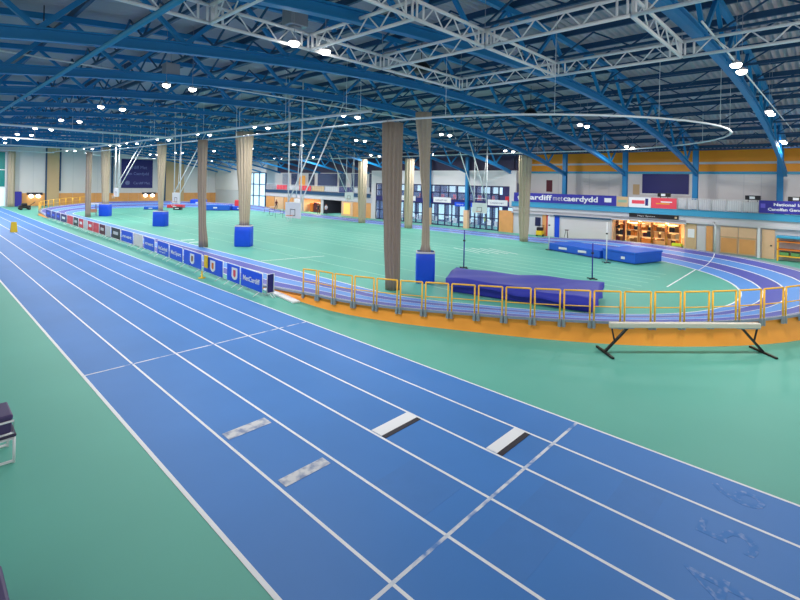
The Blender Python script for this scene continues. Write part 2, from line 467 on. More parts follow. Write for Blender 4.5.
TY = [3.3 + 6.0*k for k in range(17)]
XE = 47.55
def truss_parts(t, detail):
    xs = [-9 + 1.886*i for i in range(31)]
    xs = [x for x in xs if x <= XE] 
    bc = MB(); tcg = MB()
    pts = [(x, 0, A(x)-.18) for x in [-11] + xs + [XE]]
    for a, b in zip(pts, pts[1:]):
        fw, dp = (.24, .30) if detail else (.16, .22)
        bc.bar(a, b, fw, .05); bc.bar((a[0],0,a[2]+dp), (b[0],0,b[2]+dp), fw, .05); bc.bar((a[0],0,a[2]+dp/2), (b[0],0,b[2]+dp/2), .05, dp-.02)
    bc.build('bottom_chord', M['truss'], t, world=False)
    pts = [(x, 0, D(x)-.42) for x in [-11] + xs + [XE]]
    for a, b in zip(pts, pts[1:]): tcg.bar(a, b, .2, .22)
    tcg.build('top_chord', M['truss'], t, world=False)
    if detail:
        for i in range(len(xs)-1):
            a = (xs[i], 0, A(xs[i])+.1) if i % 2 == 0 else (xs[i], 0, D(xs[i])-.45)
            b = (xs[i+1], 0, D(xs[i+1])-.45) if i % 2 == 0 else (xs[i+1], 0, A(xs[i+1])+.1)
            MB().bar(a, b, .13, .13).build('strut', M['truss'], t, world=False)
    else:
        w = MB()
        for i in range(len(xs)-1):
            a = (xs[i], 0, A(xs[i])+.1) if i % 2 == 0 else (xs[i], 0, D(xs[i])-.45)
            b = (xs[i+1], 0, D(xs[i+1])-.45) if i % 2 == 0 else (xs[i+1], 0, A(xs[i+1])+.1)
            w.bar(a, b, .12, .12)
        w.build('web', M['truss'], t, world=False)
near = far = None
for k, y in enumerate(TY):
    lab = f'blue steel arched roof truss spanning the hall, {ORD[k]} one back from the camera'
    if k == 0:
        near = thing('roof_truss', lab, 'roof truss', (0, y, 0), group='arched roof trusses'); truss_parts(near, True); continue
    if k == 5:
        far = thing('roof_truss', lab, 'roof truss', (0, y, 0), group='arched roof trusses'); truss_parts(far, False); continue
    c = copy_tree(near if k < 5 else far); c.location = (0, y, 0); c['label'] = lab
# purlins run the length of the hall
k = 0
for i in range(26):
    x = -9.5 + 2.3*i
    if x > 48.5: break
    z = D(x) - .2
    struct(MB().bar((x, -7, z), (x, 101, z), .12, .26).build(f'trim_{i+1}', M['trussd']))
# lattice side purlins between the trusses
lat = MB()
for x in (-1.5, 1.3, 5.8, 8.4, 10.9, 14.0, 20.0, 22.6, 25.4, 28.3, 31.0, 34.0, 37.2, 40.0, 43.5):
    zb, zt = A(x)+.9, D(x)-.5
    lat.bar((x,-6,zb), (x,101,zb), .1, .1)
    y = -5.7
    while y < 100:
        lat.bar((x,y,zb), (x,y+1.5,zt), .06, .06); lat.bar((x,y+1.5,zt), (x,y+3,zb), .06, .06); y += 3
struct(lat.build('trim_40', M['trussd']))
tie = MB()
tie.tube([(3.6, -6, 8.9), (3.6, 101, 8.9)], .065, 8)
struct(tie.build('trim_41', M['ties']))
# pale cable pipes across the hall
def pipe(y, z, x0, x1, r, label):
    tag(MB().tube([(x0,y,z),(x1,y,z)], r, 6).build('service_pipe', M['rail']), label, 'pipe')
pipe(21.9, 9.85, 0, 26, .035, 'thin pale pipe crossing under the roof just behind the second lit truss bay')
pipe(2.7, 9.75, 14, 45, .03, 'thin pale cable tray above the row of lamps at far right')

# ------------------------------------------------------------------ aluminium lighting truss
lt = thing('lighting_truss', 'silver square lattice lighting truss hung as a grid under the blue roof', 'lighting truss', (11, 7, 9.3))
def span(a, b, S=.44):
    """flat ladder of two tubes with zigzag lacing and end posts"""
    a = Vector(a); b = Vector(b); d = (b-a).normalized(); u = Vector((0,0,S))
    e = bpy.data.objects.new('truss_span', None); COL.objects.link(e); e.parent = lt; e.location = (a+b)/2 - lt.location
    for o in (Vector(), u): MB().tube([a+o, b+o], .048, 8).build('chord_tube', M['alu'], e)
    m = MB(); Ln = (b-a).length; e0 = .28; n = max(2, round((Ln-2*e0)/.47))
    if n % 2: n += 1
    for i in range(n):
        p = a + d*(e0 + (Ln-2*e0)*i/n); q = a + d*(e0 + (Ln-2*e0)*(i+1)/n)
        m.tube([p, q+u], .02, 6) if i % 2 == 0 else m.tube([p+u, q], .02, 6)
    for w_ in (.05, e0, Ln-e0, Ln-.05): m.tube([a+d*w_, a+d*w_+u], .03, 6)
    m.build('lacing', M['alu'], e)
z = 9.3; yA, yB, yC = 11.45, 7.35, 3.5
xa = [-1.5, 5.15, 8.15, 11.1, 15.6]
for x0, x1 in zip(xa, xa[1:]): span((x0+.03, yA, z), (x1-.03, yA, z))
for x0, x1 in zip([5.15, 8.15, 11.1], [8.15, 11.1, 15.6]): span((x0+.03, yB, z), (x1-.03, yB, z))
span((11.13, yC, z), (15.57, yC, z))
for x in (5.15, 8.15): span((x, yA-.03, z), (x, yB+.03, z))
for x in (11.1, 15.6):
    for y2, y3 in ((yA, yB), (yB, yC), (yC, -1.5)): span((x, y2-.03, z), (x, y3+.03, z))
for x, y in ((15.6,yA),(11.1,yA),(5.15,yA),(15.6,yB),(15.6,yC),(11.1,yB)):
    MB().tube([(x,y,z+.42),(x,y,D(x)-.2)], .008, 5).build('hoist_cable', M['grey'], lt)

# ------------------------------------------------------------------ curtain rails
RZ = 8.55
rp = []
RR = 12.35
for k in range(25): rp.append((29.2-RR, 74 - (74-16.7)*k/25, RZ))
for k in range(24): rp.append((29.2 + RR*math.cos(PI+PI*k/24), 16.7 + RR*math.sin(PI+PI*k/24), RZ))
for k in range(25): rp.append((29.2+RR, 16.7 + (74-16.7)*k/25, RZ))
for k in range(24): rp.append((29.2 + RR*math.cos(PI*k/24), 74 + RR*math.sin(PI*k/24), RZ))
cr = thing('curtain_rail', 'white oval curtain rail hanging above the inside of the running track', 'curtain rail', (29.2, 45, RZ))
MB().tube(rp, .05, 8, closed=True).build('rail_tube', M['rail'], cr)
hg = 0
for i in range(0, len(rp), 3):
    p = rp[i]
    MB().tube([p, (p[0], p[1], D(p[0]))], .012, 5).build('hanger_rod', M['rail'], cr)
sr = thing('curtain_rail', 'long straight white rail running above the left edge of the infield', 'curtain rail', (16.7, 55, 9.15))
MB().tube([(16.7,18,9.15),(16.7,95,9.15)], .08, 8).build('rail_tube', M['rail'], sr)
for y in range(20, 96, 6): MB().tube([(16.7,y,9.15),(16.7,y,D(16.7))], .012, 5).build('hanger_rod', M['rail'], sr)
for y, nm in ((44.0,'nearest'),(59.5,'second nearest'),(75.0,'second farthest'),(93.0,'farthest')):
    c = thing('divider_rail', f'white rail crossing above the sprint straight, {nm} of four', 'rail', (8, y, 9.0), group='rails above the sprint straight')
    MB().tube([(-6,y,9.0),(16.6,y,9.0)], .085, 8).build('rail_tube', M['rail'], c)
    for x in (-3, 3, 9, 15): MB().tube([(x,y,9.0),(x,y,D(x))], .012, 5).build('hanger_rod', M['rail'], c)

# ------------------------------------------------------------------ gathered nets
def curtain(x, y, z0, z1, prof, label, m='net', pleats=11, dep=.5, rz=0, top=(0,0), seed=0):
    """prof: [(t 0 bottom..1 top, half width, dx, dy)]; depth = dep * width"""
    rnd = random.Random(seed); n = pleats*6; ph = rnd.random()*6
    t = thing('gathered_curtain', label, 'curtain', (x, y, z0), rz, group='gathered nets and curtains')
    vs = []; fs = []; R = 14
    def at(tt):
        for (t0,w0,x0,y0),(t1,w1,x1,y1) in zip(prof, prof[1:]):
            if t0 <= tt <= t1:
                q = (tt-t0)/(t1-t0) if t1 > t0 else 0; q = q*q*(3-2*q)
                return w0+(w1-w0)*q, x0+(x1-x0)*q, y0+(y1-y0)*q
        return prof[-1][1:]
    for i in range(R+1):
        tt = i/R; w, dx, dy = at(tt)
        for k in range(n):
            a = 2*PI*k/n
            f = 1 + .16*math.sin(pleats*a + ph) + .06*math.sin(3*a + 4*tt + ph)
            vs.append((dx + w*f*math.cos(a), dy + w*dep*f*math.sin(a), (z1-z0)*tt))
    for i in range(R):
        for k in range(n):
            l = (k+1) % n; fs.append((i*n+k, i*n+l, (i+1)*n+l, (i+1)*n+k))
    fs.append(tuple(range(n-1,-1,-1))); fs.append(tuple(range(R*n, R*n+n)))
    MB().add(vs, fs, 0, True).build('cloth', M[m], t, world=False)
    hk = MB()
    for s in (-.6, 0, .6): hk.tube([(prof[-1][2]+s*prof[-1][1], prof[-1][3], z1-z0-.02), (prof[-1][2]+s*prof[-1][1], prof[-1][3], z1-z0+.18)], .015, 5)
    hk.build('hooks', M['grey'], t, world=False)
    return t
VA = math.radians(-46.6)   # broad side of a bundle faces across the hall
curtain(16.98, 16.62, 0, 8.45, [(0,.32,0.12,0),(.3,.37,.05,0),(.75,.46,0,0),(1,.47,0,0)], 'thick taupe net bundle hanging to the floor, biggest and nearest of all', 'netd', 13, .7, VA, seed=1)
curtain(19.7, 16.6, 1.5, 9.3, [(0,.30,0,0),(.06,.20,0,0),(.35,.15,-.02,0),(.62,.25,-.14,0),(1,.40,-.25,0)], 'beige net bundle twisted into a blue bag, beside the biggest net bundle', 'net', 9, .7, VA, seed=2)
curtain(16.15, 36.75, 0, 8.45, [(0,.32,.18,0),(.25,.25,.06,0),(.6,.30,0,0),(1,.34,-.02,0)], 'slim taupe net bundle reaching the floor left of a blue bag', 'netd', 9, .7, VA, seed=3)
curtain(18.95, 35.2, 1.5, 9.25, [(0,.34,0,0),(.3,.42,0,0),(.7,.54,-.05,0),(1,.64,-.1,0)], 'wide beige net bundle tapering into the second nearest blue bag', 'net', 13, .6, VA, seed=4)
curtain(19.6, 55.0, 1.55, 9.25, [(0,.22,0,0),(.3,.30,-.02,0),(1,.46,-.05,0)], 'beige net bundle tapering into the third nearest blue bag', 'net', 11, .6, VA, seed=5)
curtain(18.7, 72.4, 1.55, 9.3, [(0,.40,0,0),(.5,.46,-.1,0),(1,.52,-.1,0)], 'beige net bundle standing in the farthest blue bag', 'net', 11, .6, VA, seed=6)
curtain(16.55, 71.7, 0, 8.5, [(0,.30,0,0),(.5,.32,0,0),(1,.34,0,0)], 'thin grey net bundle on the floor, left of the farthest blue bag', 'netd', 7, .7, VA, seed=7)
curtain(40.9, 45.4, 0, 8.3, [(0,.40,0,0),(.5,.5,0,0),(1,.52,0,0)], 'pale net bundle in front of a wood doorway on the far right side', 'net', 9, .7, VA, seed=8)
curtain(40.9, 37.2, 0, 8.2, [(0,.40,0,0),(.5,.48,0,0),(1,.5,0,0)], 'greenish beige net bundle just behind the twisted one', 'net', 9, .7, VA, seed=9)
curtain(40.9, 22.2, 0, 8.25, [(0,.34,0,0),(.3,.46,0,0),(1,.55,0,0)], 'beige net bundle hanging in front of left end of the long navy sign', 'net', 9, .7, VA, seed=10)
curtain(12.1, 99.6, 0, 9.3, [(0,.4,0,0),(1,.42,0,0)], 'tan curtain hanging in the far left corner', 'net', 7, .7, 0, seed=11)
# blue bags
for k, (x, y, nm) in enumerate(((19.7,16.6,'nearest'),(18.95,35.2,'second nearest'),(19.6,55.0,'third nearest'),(18.7,72.4,'farthest'))):
    t = thing('net_bag', f'royal blue boxy bag gathering a net foot, {nm} of four in a row', 'bag', (x, y, 0), group='blue net bags')
    R = (.52, .66, .70, .66)[k]; t.rotation_euler.z = VA
    def sq(r, z_, n=32):
        out = []
        for q in range(n):
            c_, s_ = math.cos(2*PI*q/n), math.sin(2*PI*q/n); e_ = .35
            out.append((r*math.copysign(abs(c_)**e_, c_), .8*r*math.copysign(abs(s_)**e_, s_), z_))
        return out
    def rings(name, lv, m_, cap=True):
        vs = []; fs = []; n = 32
        for r, z_ in lv: vs += sq(r, z_)
        for i in range(len(lv)-1):
            for q in range(n): l = (q+1) % n; fs.append((i*n+q, i*n+l, (i+1)*n+l, (i+1)*n+q))
        if cap: fs.append(tuple(range(n-1,-1,-1))); fs.append(tuple(range((len(lv)-1)*n, len(lv)*n)))
        return MB().add(vs, fs, 0, True).build(name, m_, t, world=False)
    rings('bag_body', [(R*.97,0),(R,.06),(R*1.01,.6),(R,1.2),(R*.98,1.6),(R*.9,1.63),(R*.5,1.6)], M['royal'])
    rings('rim', [(R*.985,1.6),(R*1.0,1.62),(R*.985,1.69),(R*.9,1.7)], M['wallg'], False)
# ------------------------------------------------------------------ high-bay lamps
def lamp_proto(label, rod):
    t = thing('highbay_lamp', label, 'lamp', (0,0,9.3), group='high-bay roof lamps')
    MB().lathe([(.15,.0),(.155,.02),(.1,.08),(.05,.11),(.03,.14)], (0,0,0), 18).build('reflector', M['wallg'], t, world=False)
    MB().lathe([(.02,-.12),(.08,-.11),(.13,-.07),(.155,-.02),(.15,.0)], (0,0,0), 18).build('lens', M['lens'], t, world=False)
    MB().tube([(0,0,.18),(0,0,rod)], .008, 5).build('drop_rod', M['grey'], t, world=False)
    return t
LAMPS = []
for y in (11.2, 20.5, 30.0, 39.6, 49.0, 58.0, 66.3, 75.5, 85.0, 94.0): LAMPS += [(7.42, y, 'over the sprint track'), (8.5, y, 'over the sprint track')]
for y in (2.45, 21.2, 31.3, 41.0, 50.5, 60.0, 66.5, 79.0, 89.0): LAMPS += [(17.5, y, 'over the left edge of the infield'), (18.6, y, 'over the left edge of the infield')]
for y in (2.7, 12.05, 23.1, 33.25, 43.5, 54.4, 65.0, 76.0, 87.0): LAMPS += [(29.05, y, 'over the middle of the infield'), (30.15, y, 'over the middle of the infield')]
for y in (3.0, 12.9, 24.1, 34.6, 43.4, 55.5, 66.0, 77.0, 88.0): LAMPS += [(40.4, y, 'over the right edge of the infield'), (41.9, y, 'over the right edge of the infield')]
SHORT = {'over the sprint track':'over sprint track', 'over the left edge of the infield':'over left infield edge',
         'over the middle of the infield':'over mid infield', 'over the right edge of the infield':'over right infield edge'}
protos = {}; seen = {}
for x, y, row in LAMPS:
    i = seen.get(row, 0); seen[row] = i+1
    nth = ORD[i//2]
    lab = f'lit roof lamp {SHORT[row]}, {"left" if i % 2 == 0 else "right"} of the {nth} pair from camera'
    zz = 9.3 if x < 39 else 8.75
    if x not in protos: o = protos[x] = lamp_proto(lab, D(x) - zz - .02)
    else: o = copy_tree(protos[x])
    o['label'] = lab; o.location = (x, y, zz)
def area(x, y, z, e, size, col=(1,.97,.93), spread=PI, rot=(0,0,0), shape='DISK'):
    l = bpy.data.lights.new('lamp_light', 'AREA'); l.shape = shape; l.size = size; l.energy = e; l.color = col; l.spread = spread
    o = bpy.data.objects.new('lamp_light', l); COL.objects.link(o); o.location = (x, y, z); o.rotation_euler = rot
    return o
LAMP_E = 230
done = set()
for x, y, row in LAMPS:
    zz = 9.3 if x < 39 else 8.75
    e = LAMP_E * (1 if x < 12 else (.95 if y > 5 else 1.1) if x < 24 else .9 if x < 38 else 1.1) * (1.5 if y > 60 else 1)
    area(x, y, zz-.19, e, .3)
# grey heaters and black loudspeakers under the roof
for x, y, z_, nm in ((7.9, 11.9, 10.0, 'above the nearest lamp pair on the lattice truss'), (8.0, 21.6, 9.95, 'above the second lamp pair over the sprint track')):
    t = thing('unit_heater', f'grey boxy unit heater {nm}', 'heater', (x, y, z_))
    MB().box(x-.3, x+.3, y-.25, y+.25, z_, z_+.5).build('casing', M['grey'], t, bevel=.03)
    MB().lathe([(.18,0),(.2,.02),(.2,.08)], (x, y, z_-.08), 14).build('fan_grille', M['grey'], t)
    MB().tube([(x,y,z_+.5),(x,y,D(x)-.2)], .02, 5).build('hanger_rod', M['grey'], t)
for x, y, z_, nm in ((3.3, 20.6, 10.5, 'near the top left roof corner'), (17.2, 15.0, 11.1, 'beside the silver lattice truss'), (28.2, 15.0, 10.2, 'below the middle of the roof')):
    t = thing('loudspeaker', f'black horn loudspeaker hanging {nm}', 'loudspeaker', (x, y, z_))
    MB().lathe([(.42,-.25),(.45,-.2),(.42,0),(.3,.15),(.12,.28)], (x, y, z_), 16).build('horn', M['blk'], t)
    MB().tube([(x,y,z_+.25),(x,y,D(x)-.2)], .02, 5).build('hanger_rod', M['blk'], t)

# ------------------------------------------------------------------ right wall and balcony
XF = 47.0   # lower front
XB = 49.5   # back wall of the balcony
w = MB()
for a, b in ((-8, 2.0), (3.8, 9.98), (16.2, 27.0), (50.0, 57.0), (61.7, 62.4), (67.2, 79.4), (88.5, 101)):
    w.box(XF+.12, XF+.4, a, b, 0, 3.0)
w.box(XF+.12, XF+.4, 2.0, 3.8, 0, 3.0)
w.box(XF+.12, XF+.4, 9.98, 16.2, 2.35, 3.0).box(XF+.12, XF+.4, 57.0, 61.7, 2.3, 3.0).box(XF+.12, XF+.4, 62.4, 67.2, 2.3, 3.0)
w.box(XF-.05, XF+.12, -8, 27, 2.62, 3.02).box(XF-.05, XF+.12, 50, 79.4, 2.3, 3.02)
struct(w.build('wall_right', M['wallg']))
up = MB()
up.box(XB, XB+.3, -8, 27, 3.5, 6.75); up.box(XB, XB+.3, 50, 101, 3.5, 9.1)
up.box(XF, XF+.3, 27.4, 49.2, 5.2, 7.0)
up.box(XF, XF+.3, 26.6, 27.4, 2.9, 7.0).box(XF, XF+.3, 49.2, 50.2, 0, 7.0)
struct(MB().box(XF+.3, XF+.5, 26.6, 50, 7.0, 9.4).build('trim_62', M['plum']))
up.box(XF+.3, XB, 26.9, 27.0, 3.5, 9.4)
struct(up.build('wall_upper_right', M['wallw']))
seam = MB()
for y in (22.8, 19.4, 17.4, 8.2, 6.2, 5.0, 1.5): seam.box(XB-.012, XB, y-.02, y+.02, 3.5, 6.75)
struct(seam.build('trim_42', M['wallg']))
am = MB(); am.box(XB-.04, XB+.3, -8, 27, 6.95, 8.85)
struct(am.build('wall_amber_cladding', M['amber']))
struct(MB().box(XB-.06, XB-.04, -8, 27, 7.62, 7.82).build('trim_43', M['wallg']))
struct(MB().box(XB-.12, XB+.02, -8, 27, 6.74, 6.96).build('trim_44', M['beam']))
struct(MB().box(XB-.08, XB+.3, -8, 27, 8.85, 9.4).build('trim_45', M['plum']))
# balcony slab and beam
for a, b, nm, l in ((-8, 27.0, 'balcony_slab', ''), (50.2, 79.4, 'balcony_slab', '')):
    struct(MB().box(XF-.1, XB, a, b, 3.22, 3.52).build(nm, M['wallg']))
    bm_ = MB(); bm_.box(XF-.16, XF-.1, a, b, 3.06, 3.5).box(XF-.22, XF-.02, a, b, 3.5, 3.55).box(XF-.22, XF-.02, a, b, 3.02, 3.07)
    struct(bm_.build('trim_46' if a < 0 else 'trim_47', M['beam'] if a < 0 else M['trussd']))
struct(MB().box(XF-.18, XF+.12, 9.9, 27, 2.28, 2.42).box(XF-.14, XF+.1, -8, 9.9, 2.4, 2.62).build('trim_48', M['wallg']))
struct(MB().box(XF-.22, XF-.17, 16.2, 22.0, 2.2, 2.34).build('trim_49', M['trussd']))
# columns on the balcony
CYS = [3.65, 9.45, 15.3, 21.3]
for k, y in enumerate(CYS):
    t = thing('steel_column', ('blue steel column above the purple text banner at far right', 'blue steel column between dark screen and pale wall panels',
              'blue steel column at right end of the long navy sign', 'blue steel column behind the long navy sign')[k], 'column', (47.75, y, 3.5), group='balcony columns')
    m = MB(); m.box(47.55,47.6,y-.2,y+.2,3.53,9.0).box(47.9,47.95,y-.2,y+.2,3.53,9.0).box(47.6,47.9,y-.03,y+.03,3.53,9.0)
    m.build('shaft', M['truss'], t)
    MB().box(47.45, 48.05, y-.3, y+.3, 3.52, 3.56).build('base_plate', M['truss'], t)
for k, y in enumerate((33.1, 39.0, 45.0)):
    t = thing('steel_column', ('blue steel column in front of glazing, nearest the hanging backboard', 'blue steel column in middle of the glazed front', 'blue steel column of glazed front, mostly behind the thick net bundle')[k], 'column', (46.85, y, 0), group='columns in front of the glazing')
    MB().box(46.65, 46.95, y-.17, y+.17, 0, 8.6).build('shaft', M['truss'], t)
    MB().box(46.6, 47.0, y-.3, y+.3, 0, 2.2).build('wooden_guard', M['woodl'], t)

# balcony railing panels and banners
def banner(y0, y1, z0, z1, m, name, label, x=XF-.2):
    t = thing(name, label, 'banner', (x, (y0+y1)/2, z0))
    MB().box(x-.012, x+.012, y0, y1, z0, z1).build('cloth', M[m], t)
    ey = MB()
    for yy in (y0+.08, (y0+y1)/2, y1-.08): ey.tube([(x, yy, z1-.02), (x+.06, yy, z1+.05)], .01, 5)
    ey.build('ties', M['grey'], t)
    return t
b1 = banner(15.75, 26.7, 3.56, 4.55, 'navyb', 'long_banner', 'long navy balcony banner reading cardiffmetcaerdydd')
xt = XF - .218
text_obj('lettering', 'cardiff', .74, M['board'], b1, (xt, 25.25, 3.86), (0,-1,0), (0,0,1), width=3.0, bold=.018)
text_obj('lettering_thin', 'met', .74, M['wallg'], b1, (xt, 22.15, 3.86), (0,-1,0), (0,0,1), width=1.05, bold=0)
text_obj('lettering', 'caerdydd', .74, M['board'], b1, (xt, 21.0, 3.86), (0,-1,0), (0,0,1), width=3.5, bold=.018)
MB().box(xt-.004, xt+.008, 16.2, 16.85, 3.9, 4.3).build('emblem', M['board'], b1)
MB().add([(xt-.002,26.15,3.78),(xt-.002,25.75,3.78),(xt-.002,25.65,4.1),(xt-.002,25.95,4.35),(xt-.002,26.25,4.1)], [(0,1,2,3,4)]).build('emblem', M['board'], b1)
t = banner(14.7, 15.7, 3.56, 4.5, 'tan', 'balcony_banner', 'small pale green and grey banner right of the long navy sign')
MB().box(xt-.002, xt+.01, 14.8, 15.6, 3.95, 4.2).build('printed_band', mat('sage_print', '#8fae95', .6), t)
t = banner(12.75, 14.6, 3.56, 4.5, 'board', 'balcony_banner', 'white banner with red print beside the red one')
MB().box(xt-.002, xt+.01, 13.25, 14.35, 3.9, 4.22).build('printed_band', M['pink'], t)
MB().box(xt-.002, xt+.01, 12.95, 13.2, 3.75, 4.4).build('printed_stripe', M['navy'], t)
t = banner(10.65, 12.7, 3.56, 4.5, 'pink', 'balcony_banner', 'red banner with orange and white script on the balcony rail')
for y0, y1, z0, z1 in ((11.2,12.3,3.95,4.02),(11.0,11.9,4.1,4.2)): MB().box(xt-.002, xt+.01, y0, y1, z0, z1).build('printed_band', M['yel'] if z0 < 4 else M['board'], t)
b2 = banner(-1.5, 4.85, 3.6, 4.6, 'navyb', 'balcony_banner', 'purple banner with two lines of white text at right edge of the balcony')
text_obj('lettering', 'National Indoor Athletics Centre', .3, M['board'], b2, (xt, 3.95, 4.2), (0,-1,0), (0,0,1), width=5.2, bold=.008)
text_obj('lettering', 'Canolfan Genedlaethol Athletau Dan Do', .3, M['board'], b2, (xt, 4.3, 3.82), (0,-1,0), (0,0,1), width=5.6, bold=.008)
MB().box(xt-.002, xt+.01, 4.45, 4.75, 4.0, 4.35).build('emblem', mat('violet_emblem', '#6a5fd0', .5), b2)
def rail_panel(y0, y1, label, group, fill='wallg'):
    t = thing('balcony_railing', label, 'railing', (XF-.12, (y0+y1)/2, 3.55), group=group)
    x = XF - .12
    MB().tube([(x,y0+.03,3.55),(x,y0+.03,4.55),(x,y1-.03,4.55),(x,y1-.03,3.55)], .025, 6).build('frame', M['board'], t)
    mesh = MB()
    n = 7
    for i in range(1, n): mesh.tube([(x, y0+(y1-y0)*i/n, 3.58), (x, y0+(y1-y0)*i/n, 4.53)], .012, 5)
    mesh.build('balusters', M['board'], t)
    MB().box(x+.02, x+.03, y0+.05, y1-.05, 3.62, 4.45).build('infill_sheet', M[fill], t)
ys_ = [4.9, 5.95, 7.05, 8.1, 9.05, 9.9, 10.6]
for i in range(6): rail_panel(ys_[i], ys_[i+1]-.02, f'white balcony railing panel, {ORD[i]} one left of the purple text banner', 'balcony railings right of the red banner', 'wallg')
for i in range(8):
    y = 50.4 + 3.6*i
    rail_panel(y, y+3.5, f'white balcony railing on the far left section, {ORD[i]} bay from the glazed front', 'far balcony railings', ('wallg','lobby','wallg','tan','red','wallg','pink','grey')[i])
# upper wall items
t = thing('dark_screen', 'large dark navy screen on the balcony wall', 'screen', (XB-.06, 12.25, 4.8))
MB().box(XB-.06, XB, 10.3, 14.25, 4.85, 6.72).build('sheet', M['navy'], t)
MB().box(XB-.08, XB, 10.2, 14.4, 4.72, 4.85).build('bottom_rail', M['board'], t)
tag(MB().box(XB-.03, XB, 14.5, 15.1, 4.7, 5.7).build('wall_notice', M['tan']), 'brownish notice on the balcony wall left of the dark screen', 'notice')
tag(MB().box(XB-.03, XB, 23.5, 24.2, 4.7, 6.0).build('wall_poster', M['maroon']), 'dark red poster on the balcony wall above the navy sign', 'poster')
for y, nm in ((11.75,'in front of the dark screen'),(5.3,'left of the rightmost column'),(2.6,'right of the rightmost column')):
    t = thing('camera_case', f'black equipment on balcony ledge {nm}', 'equipment', (47.2, y, 3.55))
    MB().box(47.0, 47.4, y-.5, y+.5, 4.6, 4.95).build('case', M['blk'], t, bevel=.03)
    MB().tube([(47.2,y-.35,3.56),(47.2,y-.3,4.62)], .03, 6).build('leg', M['blk'], t)
    MB().tube([(47.2,y+.35,3.56),(47.2,y+.3,4.62)], .03, 6).build('leg', M['blk'], t)
    MB().box(46.98, 47.01, y-.15, y+.2, 4.68, 4.88).build('white_mark', M['board'], t)

# ground-floor doors, shutters and store of the right wall
def wallbox(name, y0, y1, z0, z1, m, d=.1, kind='structure', **k):
    o = MB().box(XF+.12-d, XF+.12, y0, y1, z0, z1).build(name, M[m], bevel=.01)
    return tag(o, kind=kind) if kind else o
o = wallbox('door_1', 26.9, 28.7, 0, 2.45, 'wood')
wallbox('door_2', 23.4, 24.3, .0, 2.1, 'wallg'); MB()
wallbox('window_7', 23.55, 24.2, 1.0, 1.95, 'darkglass', .13)
wallbox('trim_50', 22.9, 23.35, 0, 2.3, 'wood', .13)
wallbox('door_3', 22.0, 22.75, 0, 2.15, 'board', .12); wallbox('trim_51', 22.76, 22.86, 0, 2.25, 'red', .15)
wallbox('door_4', 21.45, 21.95, 0, 2.3, 'royal', .16)
t = thing('roller_shutter', 'wide white roller shutter behind the far blue jump mats', 'shutter', (XF, 18.8, 0))
sh = MB()
for i in range(16): sh.box(XF-.02, XF+.1, 16.35, 21.3, .02+i*.135, .02+i*.135+.128)
sh.build('slat_curtain', M['wallw'], t)
MB().box(XF-.08, XF+.1, 16.2, 21.4, 2.18, 2.3).build('header', M['trussd'], t)
for y in (16.25, 21.35): MB().box(XF-.06, XF+.1, y-.06, y+.06, 0, 2.2).build('guide', M['wallg'], t)
t = thing('floor_scrubber', 'small yellow and black floor machine by the door under the navy sign', 'cleaning machine', (46.4, 23.3, 0))
MB().box(46.1, 46.7, 22.95, 23.65, .12, .6).build('body', M['yel'], t, bevel=.08)
MB().box(46.15, 46.65, 23.0, 23.6, .6, .95).build('tank', M['blk'], t, bevel=.06)
MB().tube([(46.6,23.05,.9),(46.8,23.05,1.15),(46.8,23.55,1.15),(46.6,23.55,.9)], .025, 6).build('handle', M['blk'], t)
for y in (22.95, 23.65): MB().box(46.25, 46.55, y-.04, y+.04, 0, .24).build('wheel', M['blk'], t, bevel=.03)
t = thing('stool', 'small dark stool standing before the white roller shutter', 'stool', (46.2, 20.3, 0))
MB().lathe([(.2,.9),(.2,.96)], (46.2,20.3,0), 14).build('seat', M['maroon'], t)
for a_ in range(3): MB().tube([(46.2+.08*math.cos(a_*2.1),20.3+.08*math.sin(a_*2.1),.9),(46.2+.26*math.cos(a_*2.1),20.3+.26*math.sin(a_*2.1),0)], .025, 6).build('leg', M['blk'], t)
